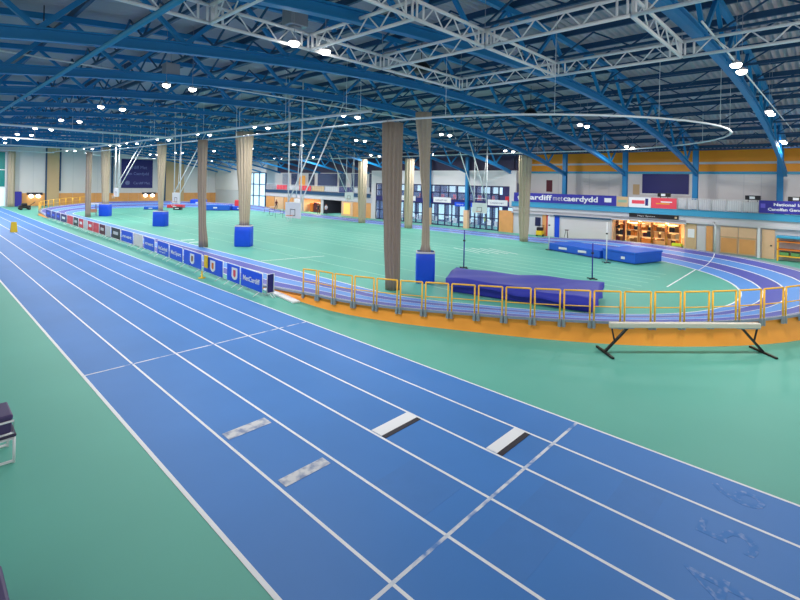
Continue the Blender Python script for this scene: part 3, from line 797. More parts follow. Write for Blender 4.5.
# store bay
struct(MB().box(XF+.12, XF+4, 9.98, 10.08, 0, 2.35).box(XF+.12, XF+4, 16.1, 16.2, 0, 2.35).box(XF+4, XF+4.1, 9.98, 16.2, 0, 2.4).box(XF+.12, XF+4.1, 9.98, 16.2, 2.36, 2.46).build('wall_store_room', M['woodl']))
area(XF+1.6, 11.6, 2.3, 170, 1.2, (1,.78,.5)); area(XF+1.6, 14.4, 2.3, 170, 1.2, (1,.78,.5))
rnd = random.Random(3)
cols = ['brown','maroon','char','tan','wood','brown','orange','char']
fronts = [('tall dark red shelf unit at left end of the warm lit store', 15.75), ('second shelf unit from left in the warm lit store', 14.6), ('third shelf unit from left in the warm lit store', 13.45),
          ('fourth shelf unit from left in the warm lit store', 12.3), ('rightmost shelf unit in the warm lit store', 11.15)]
for k, (lab, y) in enumerate(fronts):
    x0 = XF + .9
    t = thing('shelf_unit', lab, 'shelves', (x0, y, 0), group='shelves in the store')
    wd = .5 if k else .32
    for yy in (y-wd, y+wd):
        MB().box(x0, x0+.6, yy-.03, yy+.03, 0, 2.15).build('upright', M['wood'] if k else M['maroon'], t)
    for zz in (.15, .75, 1.35, 1.95):
        MB().box(x0, x0+.6, y-wd, y+wd, zz, zz+.04).build('shelf', M['woodl'], t)
    for zz, r in ((.19,'bottom'),(.79,'lower middle'),(1.39,'upper middle')):
        yy = y - wd + .05
        names = iter(('left','middle','right'))
        items = 0
        while yy < y + wd - .2:
            wv = rnd.uniform(.2,.34); hh = rnd.uniform(.25,.48); c = rnd.choice(cols)
            cname = {'brown':'brown','orange':'orange','maroon':'dark maroon','char':'black','yel':'yellow','tan':'tan','wood':'wooden','board':'white','red':'red'}[c]
            bb = thing('storage_box', '', 'box', (x0+.25, yy+wv/2, zz+.002), group='boxes on the store shelves')
            bb['label'] = f'{cname} box on {r} shelf of the {("leftmost","second","third","fourth","rightmost")[k]} unit, number {items+1} from its right'
            MB().box(-.2, .2, -wv/2, wv/2, 0, hh).build('body', M[c], bb, world=False, bevel=.015)
            MB().box(-.21, .21, -wv/2-.005, wv/2+.005, hh, hh+.03).build('lid', M[c], bb, world=False)
            yy += wv + .03; items += 1
for k, y in enumerate((10.7, 12.0, 13.2)):
    t = thing('equipment_trolley', f'low yellow wire trolley in front of the store, {("rightmost","middle","leftmost")[k]} of three', 'trolley', (XF+.5, y, 0), group='trolleys in the store')
    MB().box(XF+.25, XF+.75, y-.45, y+.45, .18, .24).build('deck', M['brown'], t)
    MB().box(XF+.3, XF+.7, y-.4, y+.4, .24, .5+.08*k).build('load', M[('hivis','wood','orange')[k]], t, bevel=.03)
    MB().tube([(XF+.3,y-.44,.24),(XF+.3,y-.44,.95),(XF+.7,y-.44,.95),(XF+.7,y-.44,.24)], .02, 6).build('handle', M['yel'], t)
    for dx in (.3,.7):
        for dy in (-.35,.35): MB().lathe([(.08,-.03),(.08,.03)], (XF+dx, y+dy, .09), 10).build('wheel', M['blk'], t)
# sign over the store
t = thing('fascia_sign', 'long black sign strip with small white lettering above the store', 'sign', (XF-.1, 12.8, 2.7))
MB().box(XF-.1, XF-.05, 10.5, 14.6, 2.62, 2.98).build('panel', M['blk'], t)
text_obj('lettering', 'Met Sport', .2, M['wallg'], t, (XF-.104, 13.9, 2.72), (0,-1,0), (0,0,1), width=1.5, depth=.002)
MB().box(XF-.106, XF-.1, 10.62, 10.8, 2.7, 2.88).build('emblem', M['tan'], t)
# bays right of the store
wallbox('trim_52', 9.15, 9.95, 0, 2.35, 'tan', .08)
wallbox('trim_53', 9.3, 9.8, 1.15, 1.9, 'board', .1)
wallbox('door_5', 8.45, 9.1, 0, 2.2, 'wallg', .1)
wallbox('trim_54', 7.95, 8.42, 0, 2.25, 'wood', .12)
tag(MB().tube([(XF-.25, 7.75, 0),(XF-.25,7.75,2.3),(XF-.1,7.85,2.6)], .08, 8).build('drain_pipe', M['board']), 'white drain pipe beside the wide wooden double door', 'pipe')
for nm, a, b in (('door_6', 6.22, 7.42), ('door_7', 5.0, 6.18)):
    o = wallbox(nm, a, b, .1, 2.3, 'woodl', .1)
    MB().box(XF-.02, XF+.02, a+.08, b-.08, .2, 1.35).build('lower_panel', M['wood'], o)
    MB().box(XF-.03, XF+.02, a, b, 1.42, 1.5).build('mid_rail', M['tan'], o)
tag(MB().box(XF-.2, XF+.1, 4.74, 4.92, 0, 2.4).build('pilaster', M['board'], bevel=.01), 'white narrow pilaster between two wooden doors', 'pilaster')
o = wallbox('door_8', 3.85, 4.65, 0, 2.3, 'woodl', .12)
MB().box(XF-.06, XF-.02, 4.0, 4.12, 1.0, 1.1).build('handle', M['blk'], o)
t = thing('storage_rack', 'yellow framed rack with green boxes and a blue top at right edge', 'rack', (46.6, 2.9, 0))
for x in (46.2, 46.9):
    for y in (2.2, 3.6): MB().box(x-.04, x+.04, y-.04, y+.04, 0, 1.75).build('leg', M['yellow'], t)
for z_, m in ((.35,'yellow'),(.85,'orange'),(1.45,'orange')): MB().box(46.15, 46.95, 2.15, 3.65, z_, z_+.08).build('shelf', M[m], t)
MB().box(46.1, 47.0, 2.1, 3.7, 1.75, 1.95).build('top_cover', M['beam'], t, bevel=.04)
for k, y in enumerate((2.55, 3.2)):
    tag(MB().box(46.25, 46.85, y-.27, y+.27, .432, .7).build('storage_box', mat('green_crate', '#5f9a5c', .6), bevel=.03), f'green crate on lowest shelf of the yellow rack, {("right","left")[k]} one', 'box', 'green crates')
# left (far) section of the ground floor
for k, (a, b, m) in enumerate(((67.9,70.2,'wood'),(70.4,73.2,'wood'),(73.4,76.2,'woodl'),(76.4,79.2,'wood'))):
    wallbox(f'door_{9+k}', a, b, 0, 2.25, m, .1)
wallbox('door_13', 54.3, 57.0, 0, 2.2, 'woodl', .09)
wallbox('trim_55', 50.3, 54.2, 0, 2.2, 'wood', .1)
for a, b, m, e, c in ((62.4, 67.2, 'woodl', 260, (1,.75,.45)), (57.0, 61.7, 'char', 60, (.9,.85,1))):
    struct(MB().box(XF+3.4, XF+3.5, a, b, 0, 2.4).box(XF+.12, XF+3.5, a-.02, a+.05, 0, 2.3).box(XF+.12, XF+3.5, b-.05, b+.02, 0, 2.3).box(XF+.12, XF+3.5, a, b, 2.3, 2.4).build('wall_alcove' if m == 'char' else 'wall_far_store', M[m]))
    area(XF+1.6, (a+b)/2, 2.25, e, 1.2, c)
for k, (y, m, lab) in enumerate(((66.2,'orange','tall orange padded block in the far lit store'),(65.2,'maroon','dark red padded block in the far lit store'),(64.2,'brown','brown padded block in the far lit store'),(63.2,'yel','yellow padded block in the far lit store'))):
    tag(MB().box(XF+1.0, XF+1.8, y-.4, y+.4, 0, 1.5+.15*(k % 2)).build('padded_block', M[m], bevel=.06), lab, 'pad', 'pads in the far store')
tag(MB().box(XF-.5, XF+.0, 67.4, 69.2, 0, 2.2).build('tall_cupboard', M['wallw'], bevel=.02), 'tall pale cupboard standing left of the far lit store', 'cupboard')
tag(MB().box(XF-.02, XF+.04, 54.9, 56.4, .3, 2.0).build('lit_panel', mat('lit_yellow_panel', '#f2c468', .5, emit=.5)), 'glowing yellow panel in a wood surround, far right side', 'panel')

# glazed front
def glazing(n, y0, y1, z0, z1, cols_, rows):
    o = MB()
    for i in range(cols_+1):
        y = y0 + (y1-y0)*i/cols_; o.box(XF, XF+.14, y-.06, y+.06, z0, z1)
    for j in range(rows+1):
        z_ = z0 + (z1-z0)*j/rows; o.box(XF+.01, XF+.13, y0, y1, z_-.06, z_+.06)
    f = struct(o.build(f'window_{n}', M['darkglass']))
    MB().box(XF+.06, XF+.075, y0, y1, z0, z1).build('glass_pane', M['glass'], f)
    return f
wn = 1
for (a, b) in ((28.8, 32.9), (33.3, 38.8), (39.2, 44.8), (45.2, 49.2)):
    glazing(wn, a, b, .1, 2.75, 5, 2); wn += 1
    glazing(wn, a, b, 3.35, 5.15, 4, 2) if wn != 7 else None
    wn += 1
    if wn == 7: wn = 8
struct(MB().box(XF-.02, XF+.2, 27.4, 49.2, 2.8, 3.35).build('trim_56', M['navy']))
for k, (a, b, m) in enumerate(((27.6,30.2,'board'),(35.6,38.4,'board'),(41.5,44.2,'board'),(30.6,32.6,'royal'),(33.5,35.0,'royal'))):
    lab = ('white banner strip under the upper windows, nearest the navy sign','white banner strip under the upper windows, between two blue columns','white banner strip under the upper windows, near the twisted net','blue banner strip right of the hanging backboard','blue banner strip left of the hanging backboard')[k]
    t = thing('window_banner', lab, 'banner', (XF-.05, (a+b)/2, 2.85), group='banners across the glazing')
    MB().box(XF-.06, XF-.03, a, b, 2.6 if m == 'royal' else 2.95, 3.6 if m == 'board' else 3.1).build('cloth', M[m], t)
    text_obj('lettering', 'CARDIFF MET', .22, M['navy' if m == 'board' else 'board'], t, (XF-.062, b-.3, 3.15 if m == 'board' else 2.75), (0,-1,0), (0,0,1), width=(b-a)*.7, depth=.002)
# rooms behind the glazing
struct(MB().box(XF+5, XF+5.1, 26.6, 50.2, 0, 5.6).box(XF+.3, XF+5, 26.6, 26.7, 0, 5.6).box(XF+.3, XF+5, 50.1, 50.2, 0, 5.6).build('wall_lobby', M['lobby']))
struct(MB().box(XF+.2, XF+5, 26.6, 50.2, 2.85, 3.0).box(XF+.2, XF+5, 26.6, 50.2, 5.5, 5.6).build('trim_57', M['wallw']))
for y in (30, 36, 42, 47.5):
    area(XF+1.8, y, 2.8, 110, 1.2, (.95,.97,1)); area(XF+1.8, y, 5.4, 90, 1.2, (1,.97,.93))
lw = MB()
for i in range(12):
    y = 27.6 + i*1.85
    lw.box(XF+4.94, XF+5, y, y+.95, .3, 2.5)
    if i % 3 != 1: lw.box(XF+4.94, XF+5, y, y+1.3, 4.1, 5.0)
struct(lw.build('window_lobby', M['pane_glow']))  # glowing panels added on the back wall to give bright patches behind the glass
def chair_proto(m, label, group):
    t = thing('lobby_chair', label, 'chair', (0,0,0), group=group)
    MB().box(-.24,.24,-.24,.24,.42,.5).build('seat', M[m], t, world=False, bevel=.02)
    MB().box(.2,.26,-.24,.24,.5,1.0).build('backrest', M[m], t, world=False, bevel=.02)
    for sx in (-.2,.2):
        for sy in (-.2,.2): MB().box(sx-.02,sx+.02,sy-.02,sy+.02,0,.42).build('leg', M['grey'], t, world=False)
    return t
pw = chair_proto('board', '', 'white lobby chairs'); pr = chair_proto('red', '', 'red upstairs chairs')
first = True; n = 0
for i in range(14):
    y = 28.2 + i*1.5
    o = pw if i == 0 else copy_tree(pw)
    o.location = (XF + (1.0 if i % 2 else 1.9), y, 0.001); o.rotation_euler.z = .3*(i % 3)
    o['label'] = f'white chair behind the ground-floor glazing, {ORD[i]} one from its right end'
for i in range(11):
    y = 28.4 + i*1.9
    o = pr if i == 0 else copy_tree(pr)
    o.location = (XF + 1.0, y, 3.001)
    o['label'] = f'red chair behind the upper glazing, {ORD[i]} one from its right end'
for i in range(5):
    y = 29.2 + i*4.1
    t = thing('lobby_table', f'white round table behind the ground-floor glazing, {ORD[i]} one from its right end', 'table', (XF+1.5, y, 0), group='lobby tables')
    MB().lathe([(.5,.98),(.5,1.02)], (0,0,0), 16).build('tabletop', M['board'], t, world=False)
    MB().lathe([(.28,0),(.28,.03),(.04,.05),(.04,.98)], (0,0,0), 12).build('pedestal', M['grey'], t, world=False)
# tall daylight window on the right side far end
f = MB()
for y in (79.6, 81.8, 84.0, 86.2, 88.3): f.box(XF, XF+.2, y-.14, y+.14, 0, 6.6)
for z_ in (.1, 2.2, 4.4, 6.6): f.box(XF+.02, XF+.18, 79.6, 88.3, z_-.08, z_+.08)
f = struct(f.build('window_10', M['trussd']))
MB().box(XF+.08, XF+.1, 79.6, 88.3, 0, 6.6).build('glass_pane', M['pane_glow'], f)
struct(MB().box(XF, XF+.3, 79.4, 88.5, 6.7, 9.1).box(XF, XF+.3, 88.5, 101, 3.0, 9.1).build('wall_right_far', M['wallw']))

for k, (a, b, m) in enumerate(((51.5,53.3,'darkglass'),(55.0,57.6,'lobby'),(59.0,60.6,'trussd'),(61.2,66.5,'lobby'),(67.5,69.2,'darkglass'),(72.5,74.6,'lobby'),(75.4,77.6,'wallg'))):
    f = struct(MB().box(XB-.08, XB, a, b, 3.8, 6.6).build(f'window_{20+k}', M[m]))
    MB().box(XB-.1, XB-.08, a+.15, b-.15, 3.95, 6.45).build('glass_pane', M['glass'], f)
struct(MB().box(XB-.06, XB, 50.2, 79.4, 6.7, 9.1).build('trim_61', M['plum']))
tag(MB().box(XB-.14, XB-.06, 70.2, 71.9, 3.9, 6.2).build('lit_doorway', mat('amber_lit_panel', '#e0a050', .5, emit=.4)), 'amber lit doorway on the far balcony', 'doorway')
# ------------------------------------------------------------------ far wall
YF = 100.5
struct(MB().box(3, 50.5, YF, YF+.3, 0, 12.4).build('wall_far', M['wallw']))
fs_ = MB()
for x in [13.2 + 1.9*i for i in range(20)]: fs_.box(x-.025, x+.025, YF-.02, YF, 2.3, 10.5)
struct(fs_.build('trim_58', M['wallg']))
dd = MB()
for i in range(20): dd.box(13.6 + i*1.8, 13.6 + i*1.8 + 1.76, YF-.08, YF, .05, 2.2)
struct(dd.build('baseboard_far', M['wood']))
struct(MB().box(16.95, 18.7, YF-.25, YF-.02, 0, 10.2).box(36.6, 40.2, YF-.25, YF-.02, 0, 9.5).build('trim_59', M['tan']))
struct(MB().box(16.75, 16.95, YF-.3, YF-.02, 0, 10.4).box(18.75, 18.95, YF-.3, YF-.02, 2.6, 10.4).box(36.3, 36.55, YF-.3, YF-.02, 0, 9.6).box(26.8, 27.1, YF-.3, YF-.02, 2.2, 10.2).build('trim_60', M['trussd']))
f = struct(MB().box(9.7, 9.85, YF-.15, YF, 0, 9).box(11.35, 11.6, YF-.15, YF, 0, 9).box(9.8, 11.4, YF-.12, YF, 3.1, 3.3).box(9.8, 11.4, YF-.12, YF, 6, 6.15).build('window_11', M['board']))
MB().box(9.8, 11.4, YF-.1, YF-.06, 3.2, 9).build('glass_pane', M['teal'], f)
MB().box(9.8, 11.4, YF-.1, YF-.06, .1, 3.1).build('lower_pane', M['pane_glow'], f)
t = thing('wall_banner', 'big square navy banner with faint white lettering on the far wall', 'banner', (31.3, YF-.1, 3.1))
MB().box(28.5, 34.1, YF-.08, YF-.03, 3.15, 8.75).build('cloth', M['navy'], t)
fm = mat('faded_print', '#7680b8', .6)
text_obj('lettering', 'Cardiff Met', .9, fm, t, (29.4, YF-.085, 6.9), (1,0,0), (0,0,1), width=3.6, depth=.003)
text_obj('lettering', 'Met Caerdydd', .8, fm, t, (29.3, YF-.085, 5.7), (1,0,0), (0,0,1), width=4, depth=.003)
text_obj('lettering', 'Cardiff Met', .7, fm, t, (30.6, YF-.085, 3.9), (1,0,0), (0,0,1), width=3, depth=.003)
MB().lathe([(.42,-.01),(.42,.01)], (0,0,0), 16).build('emblem', fm, t, world=False).matrix_local = Matrix.Translation((-1.7,.0+.012,1.05)) @ Matrix.Rotation(PI/2, 4, 'X')
for k, (xa_, xb_) in enumerate(((14.84, 15.8), (32.8, 34.1))):
    t = thing('wall_floodlight', ('pair of round floodlights on dark bracket at left end of the far wall', 'pair of round floodlights below the big navy banner')[k], 'lamp', ((xa_+xb_)/2, YF-.3, 1.5), group='far wall floodlights')
    MB().box(xa_-.6, xb_+.6, YF-.2, YF-.09, 1.9, 2.3).build('bracket', M['char'], t)
    for x in (xa_, xb_):
        MB().lathe([(.02,-.02),(.3,0),(.3,.2),(.12,.3)], (0,0,0), 14).build('lens_housing', M['flood'], t, world=False).matrix_local = Matrix.Translation((x-(xa_+xb_)/2, -.05, .2)) @ Matrix.Rotation(-PI/2, 4, 'X')
tag(MB().box(12.5, 13.5, YF-.9, YF-.4, .0, 2.5).build('upright_pad', M['navyb'], bevel=.08), 'tall dark blue pad leaning at left end of the far wall', 'pad')
t = thing('mower_cart', 'low black equipment cart on the green floor by far left bend', 'cart', (12.6, 90.5, 0))
MB().box(11.9, 13.3, 89.9, 91.1, .25, .65).build('body', M['blk'], t, bevel=.08)
MB().box(12.2, 12.9, 90.1, 90.9, .65, 1.0).build('hood', M['char'], t, bevel=.08)
MB().tube([(13.2,90.5,.6),(13.9,90.5,1.2)], .05, 6).build('handle', M['blk'], t)
for x in (12.1, 13.1):
    for y in (89.9, 91.1):
        MB().lathe([(.2,-.06),(.2,.06)], (0,0,0), 12).build('wheel', M['blk'], t, world=False).matrix_local = Matrix.Translation((x-12.6, y-90.5, .2)) @ Matrix.Rotation(PI/2, 4, 'X')

# ------------------------------------------------------------------ jump mats
def quad_prism(name, base, z0, z1, m, parent, bevel=.06):
    v = [(x,y,z0) for x,y in base] + [(x,y,z1) for x,y in base]
    return MB().add(v, [(3,2,1,0),(4,5,6,7),(0,1,5,4),(1,2,6,5),(2,3,7,6),(3,0,4,7)]).build(name, M[m], parent, bevel=bevel, seg=3)
t = thing('vault_mat', 'big violet-blue landing mat under a loose cover behind the yellow rails', 'mat', (21, 11.5, 0))
quad_prism('mat_base', [(18.95,14.3),(20.4,7.75),(23.4,8.6),(21.5,15.6)], 0, .5, 'mat2', t)
# cover with a sagging hem
vs = []; fs = []; base = [Vector((18.7,14.4,0)),Vector((20.15,7.45,0)),Vector((23.7,8.45,0)),Vector((21.6,15.9,0))]
NU, NV = 30, 12; rnd = random.Random(5)
for i in range(NU+1):
    for j in range(NV+1):
        u = i/NU; v = j/NV
        p = (base[0]*(1-u)+base[1]*u)*(1-v) + (base[3]*(1-u)+base[2]*u)*v
        z_ = .70 + .05*math.sin(6*u+3*v) + .03*math.sin(17*u-9*v)
        vs.append((p.x, p.y, z_))
for i in range(NU):
    for j in range(NV): fs.append((i*(NV+1)+j, (i+1)*(NV+1)+j, (i+1)*(NV+1)+j+1, i*(NV+1)+j+1))
ring = [i*(NV+1) for i in range(NU+1)] + [NU*(NV+1)+j for j in range(1,NV+1)] + [i*(NV+1)+NV for i in range(NU-1,-1,-1)] + [j for j in range(NV-1,0,-1)]
cen = sum(base, Vector())/4
o0 = len(vs)
for k, r in enumerate(ring):
    p = Vector(vs[r]); d = Vector((p.x-cen.x, p.y-cen.y, 0)).normalized()
    vs.append(tuple(p + d*(.05*math.sin(k*.9)) + Vector((0,0,-.34-.07*math.sin(k*.55)))))
for k in range(len(ring)):
    l = (k+1) % len(ring); fs.append((ring[k], o0+k, o0+l, ring[l]))
MB().add(vs, fs, 0, True).build('cover', M['mat2'], t)
t = thing('high_jump_mat', 'wide blue landing mat before white shutter, left and lower of two', 'mat', (37.5, 14.5, 0), group='high jump mats')
quad_prism('mat_body', [(37.3,17.9),(35.9,13.2),(38.6,12.3),(40.0,17.0)], .05, .62, 'mat1', t)
quad_prism('mat_base', [(37.35,17.8),(35.95,13.25),(38.55,12.4),(39.9,16.9)], 0, .08, 'navyb', t, .02)
for y, x in ((16.4,36.83),(14.6,36.3)): MB().box(x-.06, x+.0, y-.4, y+.4, .25, .42).build('white_logo', M['board'], t)
t = thing('high_jump_mat', 'blue landing mat at the edge of the right bend, right and taller of two', 'mat', (37, 11, 0), group='high jump mats')
quad_prism('mat_body', [(35.85,12.95),(35.15,10.5),(38.1,9.55),(38.9,12.1)], .05, .72, 'mat1', t)
quad_prism('mat_cover', [(35.8,13.0),(35.1,10.45),(38.15,9.5),(38.95,12.15)], .70, .86, 'mat1', t, .05)
MB().box(35.36, 35.42, 11.0, 11.5, .28, .46).build('white_logo', M['board'], t)
for x, y, h, nm, m in ((24.86,17.7,2.45,'left of the violet mat','navyb'),(27.82,10.63,2.1,'right end of the violet mat','navyb'),(37.3,17.9,2.9,'at the left part of the far blue mats','board'),(34.5,12.2,2.9,'at the join of the two far blue mats','board')):
    t = thing('jump_upright', f'{"dark blue" if m == "navyb" else "white"} jump upright standing {nm}', 'jump stand', (x, y, 0), group='jump uprights')
    MB().tube([(0,0,.04),(0,0,h)], .04, 8).build('post', M[m], t, world=False)
    MB().box(-.3,.3,-.05,.05,0,.05).box(-.05,.05,-.3,.3,0,.05).build('base', M['blk'], t, world=False)
    MB().box(-.05,.05,-.06,.06,h*.7,h*.7+.1).build('slider', M['char'], t, world=False)

# ------------------------------------------------------------------ long beam on black trestles
Pb = Vector((15.95, 5.5, 0)); Qb = Vector((19.68, 1.96, 0)); d = (Qb-Pb).normalized(); n = Vector((-d.y, d.x, 0))
t = thing('balance_beam', 'long cream balance beam on splayed black legs before the orange wall', 'beam', (Pb+Qb)/2)
MB().bar(Pb + Vector((0,0,.93)), Qb + Vector((0,0,.93)), .16, .17).build('beam_body', M['cream'], t, bevel=.03)
for E, s in ((Pb, 1), (Qb, -1)):
    foot = E + d*s*(-.14); top = E + d*s*.62
    MB().bar(foot - n*.55 + Vector((0,0,.035)), foot + n*.55 + Vector((0,0,.035)), .08, .06).build('foot_bar', M['blk'], t)
    MB().bar(foot + Vector((0,0,.05)), top + Vector((0,0,.84)), .08, .06).build('leg', M['blk'], t)
    MB().bar(foot + (top-foot)*.42 + Vector((0,0,.40)), E + d*s*.08 + Vector((0,0,.84)), .04, .04).build('brace', M['blk'], t)
    MB().bar(E + d*s*.02 + Vector((0,0,.84)), E + d*s*.8 + Vector((0,0,.84)), .14, .03).build('mount_plate', M['grey'], t)

# ------------------------------------------------------------------ dark seats at left edge
def stand(x1, y0, y1, label, h1=.5, h2=.92, x0=.2):
    t = thing('seating_unit', label, 'bench', ((x0+x1)/2, (y0+y1)/2, 0), group='dark benches at the left edge')
    fr = MB()
    for x in (x0, x1):
        for y in (y0, y1): fr.tube([(x,y,0),(x,y,h1)], .025, 6)
    for y in (y0, y1): fr.tube([(x0,y,.04),(x1,y,.04)], .025, 6)
    for x in (x0, x1): fr.tube([(x,y0,h1-.03),(x,y1,h1-.03)], .025, 6)
    for y in (y0, y1): fr.tube([(x0,y,h1-.03),(x1,y,h1-.03)], .025, 6)
    fr.build('lower_frame', M['board'], t)
    MB().box(x0, x1+.03, y0-.03, y1+.03, h1, h1+.05).build('lower_pad', M['plum'], t, bevel=.015)
    f2 = MB()
    for y in (y0, y1):
        f2.tube([(x0,y,h1+.07),(x1-.01,y,h1+.07),(x1-.01,y,h2-.12),(x0,y,h2-.12)], .022, 6)
    f2.tube([(x0,y0,h1+.07),(x0,y1,h1+.07)], .022, 6); f2.build('upper_frame', M['board'], t)
    MB().box(x0, x1-.04, y0+.02, y1-.02, h1+.05, h2-.08).build('seat_box', M['purple'], t, bevel=.02)
    MB().box(x0, x1-.02, y0, y1, h2-.1, h2).build('seat_cushion', M['purple'], t, bevel=.03)
stand(1.50, 11.35, 12.1, 'stacked dark purple bench with white metal frame at left edge')
tag(MB().box(-.4, .94, 5.0, 7.9, .0, .4).build('gym_box', M['purple'], bevel=.04), 'dark purple padded box edge in the bottom left corner', 'padded box')

# ------------------------------------------------------------------ ceiling basketball hoops
def hoop(x, y, s, label, bz=2.85):
    """s: +1 braces run towards +X"""
    t = thing('basketball_hoop', label, 'basketball hoop', (x, y, 2.7), group='ceiling basketball hoops')
    for dy in (-.75, .75):
        MB().tube([(x, y+dy, 2.9), (x, y+dy, D(x))], .045, 8).build('mast', M['board'], t)
        MB().tube([(x, y+dy, 3.9), (x+s*4.2, y+dy, D(x+s*4.2))], .045, 8).build('brace', M['board'], t)
    MB().tube([(x, y-.75, 3.9), (x, y+.75, 3.9)], .035, 6).build('cross_tube', M['board'], t)
    MB().tube([(x, y-.75, 9.2), (x, y-.2, 4.2)], .03, 6).build('stay', M['board'], t)
    bo = MB().box(x-.12, x-.08, y-.9, y+.9, bz, bz+1.05).build('backboard', M['board'], t)
    m = MB(); e = x-.125
    for a in ((y-.3,y+.3,bz+.15,bz+.19),(y-.3,y+.3,bz+.57,bz+.61),(y-.3,y-.26,bz+.15,bz+.61),(y+.26,y+.3,bz+.15,bz+.61)): m.box(e-.005, e+.005, *a)
    m.build('target_square', M['char'], bo)
    pts = [(x-.38 + .225*math.cos(2*PI*k/16), y + .225*math.sin(2*PI*k/16), bz+.18) for k in range(16)]
    MB().tube(pts, .012, 5, closed=True).build('rim', M['orange'], t)
    nt = MB()
    for k in range(0, 16, 2):
        p = pts[k]; q = pts[(k+2) % 16]; c = (x-.38, y)
        nt.tube([p, (c[0]+(q[0]-c[0])*.6, c[1]+(q[1]-c[1])*.6, bz-.22)], .008, 4)
    nt.build('net', M['board'], t)
hoop(18.3, 27.2, 1, 'white ceiling-hung basketball hoop, nearest of three on the left side')
hoop(18.6, 48.0, 1, 'white ceiling-hung basketball hoop, second of three on the left side')
hoop(18.4, 66.4, 1, 'white ceiling-hung basketball hoop by the navy far banner, farthest on the left side')
hoop(41.0, 27.3, -1, 'white basketball backboard hanging in front of the glazed front', 2.4)
hoop(41.0, 48.0, -1, 'ceiling-hung hoop at far right beyond the thick net bundle')

# ------------------------------------------------------------------ far infield equipment
for k, (x, y, a, b, h, m, lab, c) in enumerate((
    (38.5, 89.0, 2.6, 1.8, 1.3, 'royal', 'blue crash mat at the far end between two net bundles', 'mat'),
    (36.4, 77.0, 4.6, 2.0, .9, 'mat1', 'long blue crash mat at the far end right of the slim net bundle', 'mat'),
    (39.5, 75.0, 2.4, 1.2, .7, 'royal', 'small blue mat at right end of the long far crash mat', 'mat'),
    (33.2, 86.0, 2.6, 1.6, .55, 'red', 'low red mat on the far infield left of the blue crash mat', 'mat'),
    (42.5, 80.0, 2.2, 1.6, 1.5, 'red', 'red padded block near the far corner window', 'mat'),
    (28.4, 83.5, 2.2, 1.4, .45, 'mat1', 'flat blue mat just left of the third blue bag', 'mat'),
    (31.4, 80.6, 1.2, 1.0, .5, 'char', 'small black case beside the third blue bag', 'case'))):
    t = thing('crash_mat' if c == 'mat' else 'equipment_case', lab, c, (x, y, 0), math.radians(-40), group='far infield equipment')
    MB().box(-a/2, a/2, -b/2, b/2, .04, h).build('body', M[m], t, world=False, bevel=.08)
    MB().box(-a/2-.03, a/2+.03, -b/2-.03, b/2+.03, 0, .05).build('base', M['navy' if m != 'char' else 'blk'], t, world=False)
    MB().box(-.3, .3, -b/2-.01, -b/2+.01, h*.4, h*.65).build('white_logo', M['board'], t, world=False)
t = thing('seat_stack', 'white chair stacked beside the farthest blue bag', 'chair', (17.6, 73.8, 0))
MB().box(17.2,18.0,73.5,74.1,.45,.9).build('seat', M['skin'], t, bevel=.03)
MB().box(17.2,18.6,73.4,74.2,1.55,1.65).build('top_board', M['board'], t)
for x in (17.25, 17.95):
    for y in (73.55, 74.05): MB().box(x-.03,x+.03,y-.03,y+.03,0,1.55).build('leg', M['grey'], t)
for k, (x, y) in enumerate(((43.0, 70.5), (40.8, 64.0), (42.0, 61.0), (38.0, 62.5), (40.0, 67.0), (36.5, 58.0))):
    t = thing('training_hurdle', f'small dark hurdle on the far infield, {ORD[k]} from the left', 'hurdle', (x, y, 0), math.radians(30*k), group='training hurdles')
    for s in (-.5, .5):
        MB().tube([(s,0,.03),(s,0,.75)], .025, 6).build('upright', M['char'], t, world=False)
        MB().tube([(s,0,.03),(s,.5,.03)], .025, 6).build('foot', M['char'], t, world=False)
    MB().box(-.55,.55,-.015,.015,.68,.76).build('crossbar', M['board'], t, world=False)

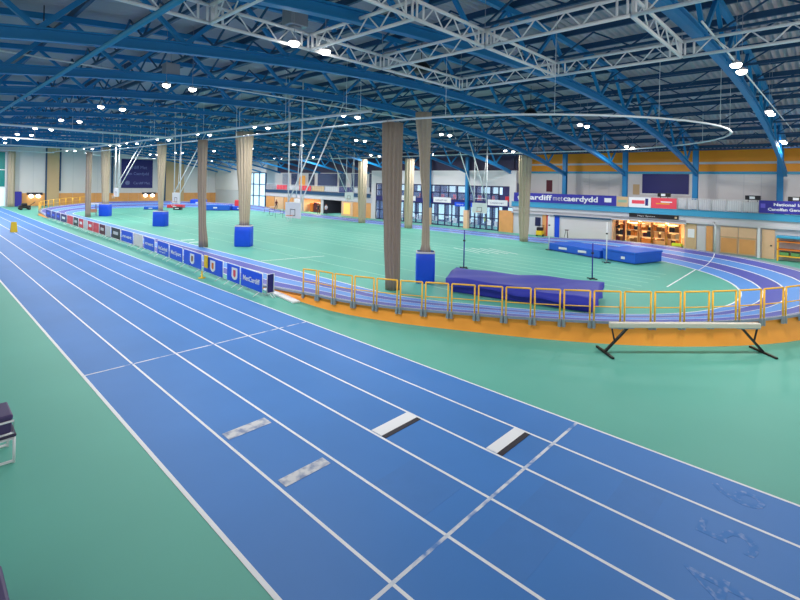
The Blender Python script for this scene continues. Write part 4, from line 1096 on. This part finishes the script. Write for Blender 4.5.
# ------------------------------------------------------------------ people
def person(x, y, rz, label, top, legs, hairm, pose):
    t = thing('person', label, 'person', (x, y, 0), rz, group='people on the far infield')
    s = pose
    V = [((0,0,.95),.14),((0,0,1.15),.135),((0,0,1.38),.15),((0,0,1.5),.06),((0,-.02,1.6),.085),((0,-.02,1.70),.09),
         ((.1,0,.9),.095),((.12,-.1*s,.5),.065),((.13,.12*s,.08),.045),((.13,.0+.12*s-.14,.05),.035),
         ((-.1,0,.9),.095),((-.12,.12*s,.5),.065),((-.13,.2*s,.08),.045),((-.13,.2*s-.14,.05),.035),
         ((.19,0,1.4),.065),((.27,-.05*s,1.13),.048),((.26,-.25*s,.95),.036),((.26,-.32*s,.88),.03),
         ((-.19,0,1.4),.065),((-.27,.06*s,1.13),.048),((-.26,-.1*s,.92),.036),((-.26,-.14*s,.84),.03)]
    Ed = [(0,1),(1,2),(2,3),(3,4),(4,5),(0,6),(6,7),(7,8),(8,9),(0,10),(10,11),(11,12),(12,13),(2,14),(14,15),(15,16),(16,17),(2,18),(18,19),(19,20),(20,21)]
    me = bpy.data.meshes.new('body'); me.from_pydata([v for v, r in V], Ed, [])
    o = bpy.data.objects.new('body', me); COL.objects.link(o)
    sk = o.modifiers.new('skin', 'SKIN')
    for i, (v, r) in enumerate(V): me.skin_vertices[0].data[i].radius = (r, r*.85)
    me.skin_vertices[0].data[0].use_root = True
    o.modifiers.new('sub', 'SUBSURF').levels = 1
    dg = bpy.context.evaluated_depsgraph_get()
    m2 = bpy.data.meshes.new_from_object(o.evaluated_get(dg)); bpy.data.objects.remove(o)
    for m in ('skin', top, legs, 'board'): m2.materials.append(M[m])
    for p in m2.polygons:
        c = p.center; p.use_smooth = True
        p.material_index = 0 if c.z > 1.46 else 1 if (c.z > .93 and not (abs(c.x) > .22 and c.z < 1.1)) else 0 if abs(c.x) > .2 and c.z > .8 else 2 if c.z > .1 else 3
    o = bpy.data.objects.new('body', m2); COL.objects.link(o); o.parent = t
    hb = MB().lathe([(.02,-.0),(.085,.03),(.098,.1),(.08,.17),(.02,.2)], (0,.015,1.585), 12)
    hb.build('hair', M[hairm], t, world=False)
person(44.3, 66.3, .6, 'person in orange top standing before the lit far store', 'orange', 'jean', 'hair', 1)
person(45.0, 60.2, 2.4, 'person in dark clothes at the far alcove, left of two', 'char', 'jean', 'hair', -1)
person(45.3, 58.6, -1.2, 'person in grey top at the far alcove, right of two', 'wallg', 'jean', 'hair', 1)
person(46.0, 74.0, .2, 'person in dark red top by the far wooden doors', 'maroon', 'jean', 'hair', 1)
person(48.2, 31.3, 1.6, 'person in yellow high-visibility vest behind the ground-floor glazing', 'hivis', 'jean', 'hair', .5)

# ------------------------------------------------------------------ world, camera
w = bpy.data.worlds.new('World'); scene.world = w; w.use_nodes = True
bg = w.node_tree.nodes['Background']; bg.inputs[0].default_value = (1,.97,.94,1); bg.inputs[1].default_value = .92
cam = bpy.data.cameras.new('camera'); co = bpy.data.objects.new('camera', cam); COL.objects.link(co)
cam.sensor_width = 36; cam.lens = 468.6074/800*36; cam.shift_y = -(300-181.6356)/800; cam.clip_end = 400; cam.clip_start = .05
b = math.radians(46.5894); roll = math.radians(1.2)
Fw = Vector((math.sin(b), math.cos(b), 0)); Rt = Vector((math.cos(b), -math.sin(b), 0)); Up = Vector((0,0,1))
# the horizon dips to the right: camera's right axis tips up
R2 = Rt*math.cos(roll) + Up*math.sin(roll); U2 = Up*math.cos(roll) - Rt*math.sin(roll)
co.matrix_world = Matrix(((R2.x,U2.x,-Fw.x,0),(R2.y,U2.y,-Fw.y,0),(R2.z,U2.z,-Fw.z,5.4795),(0,0,0,1)))
scene.camera = co
scene.view_settings.view_transform = 'Standard'; scene.view_settings.look = 'None'
scene.view_settings.exposure = .12; scene.view_settings.gamma = 1
scene.view_settings.use_curve_mapping = False
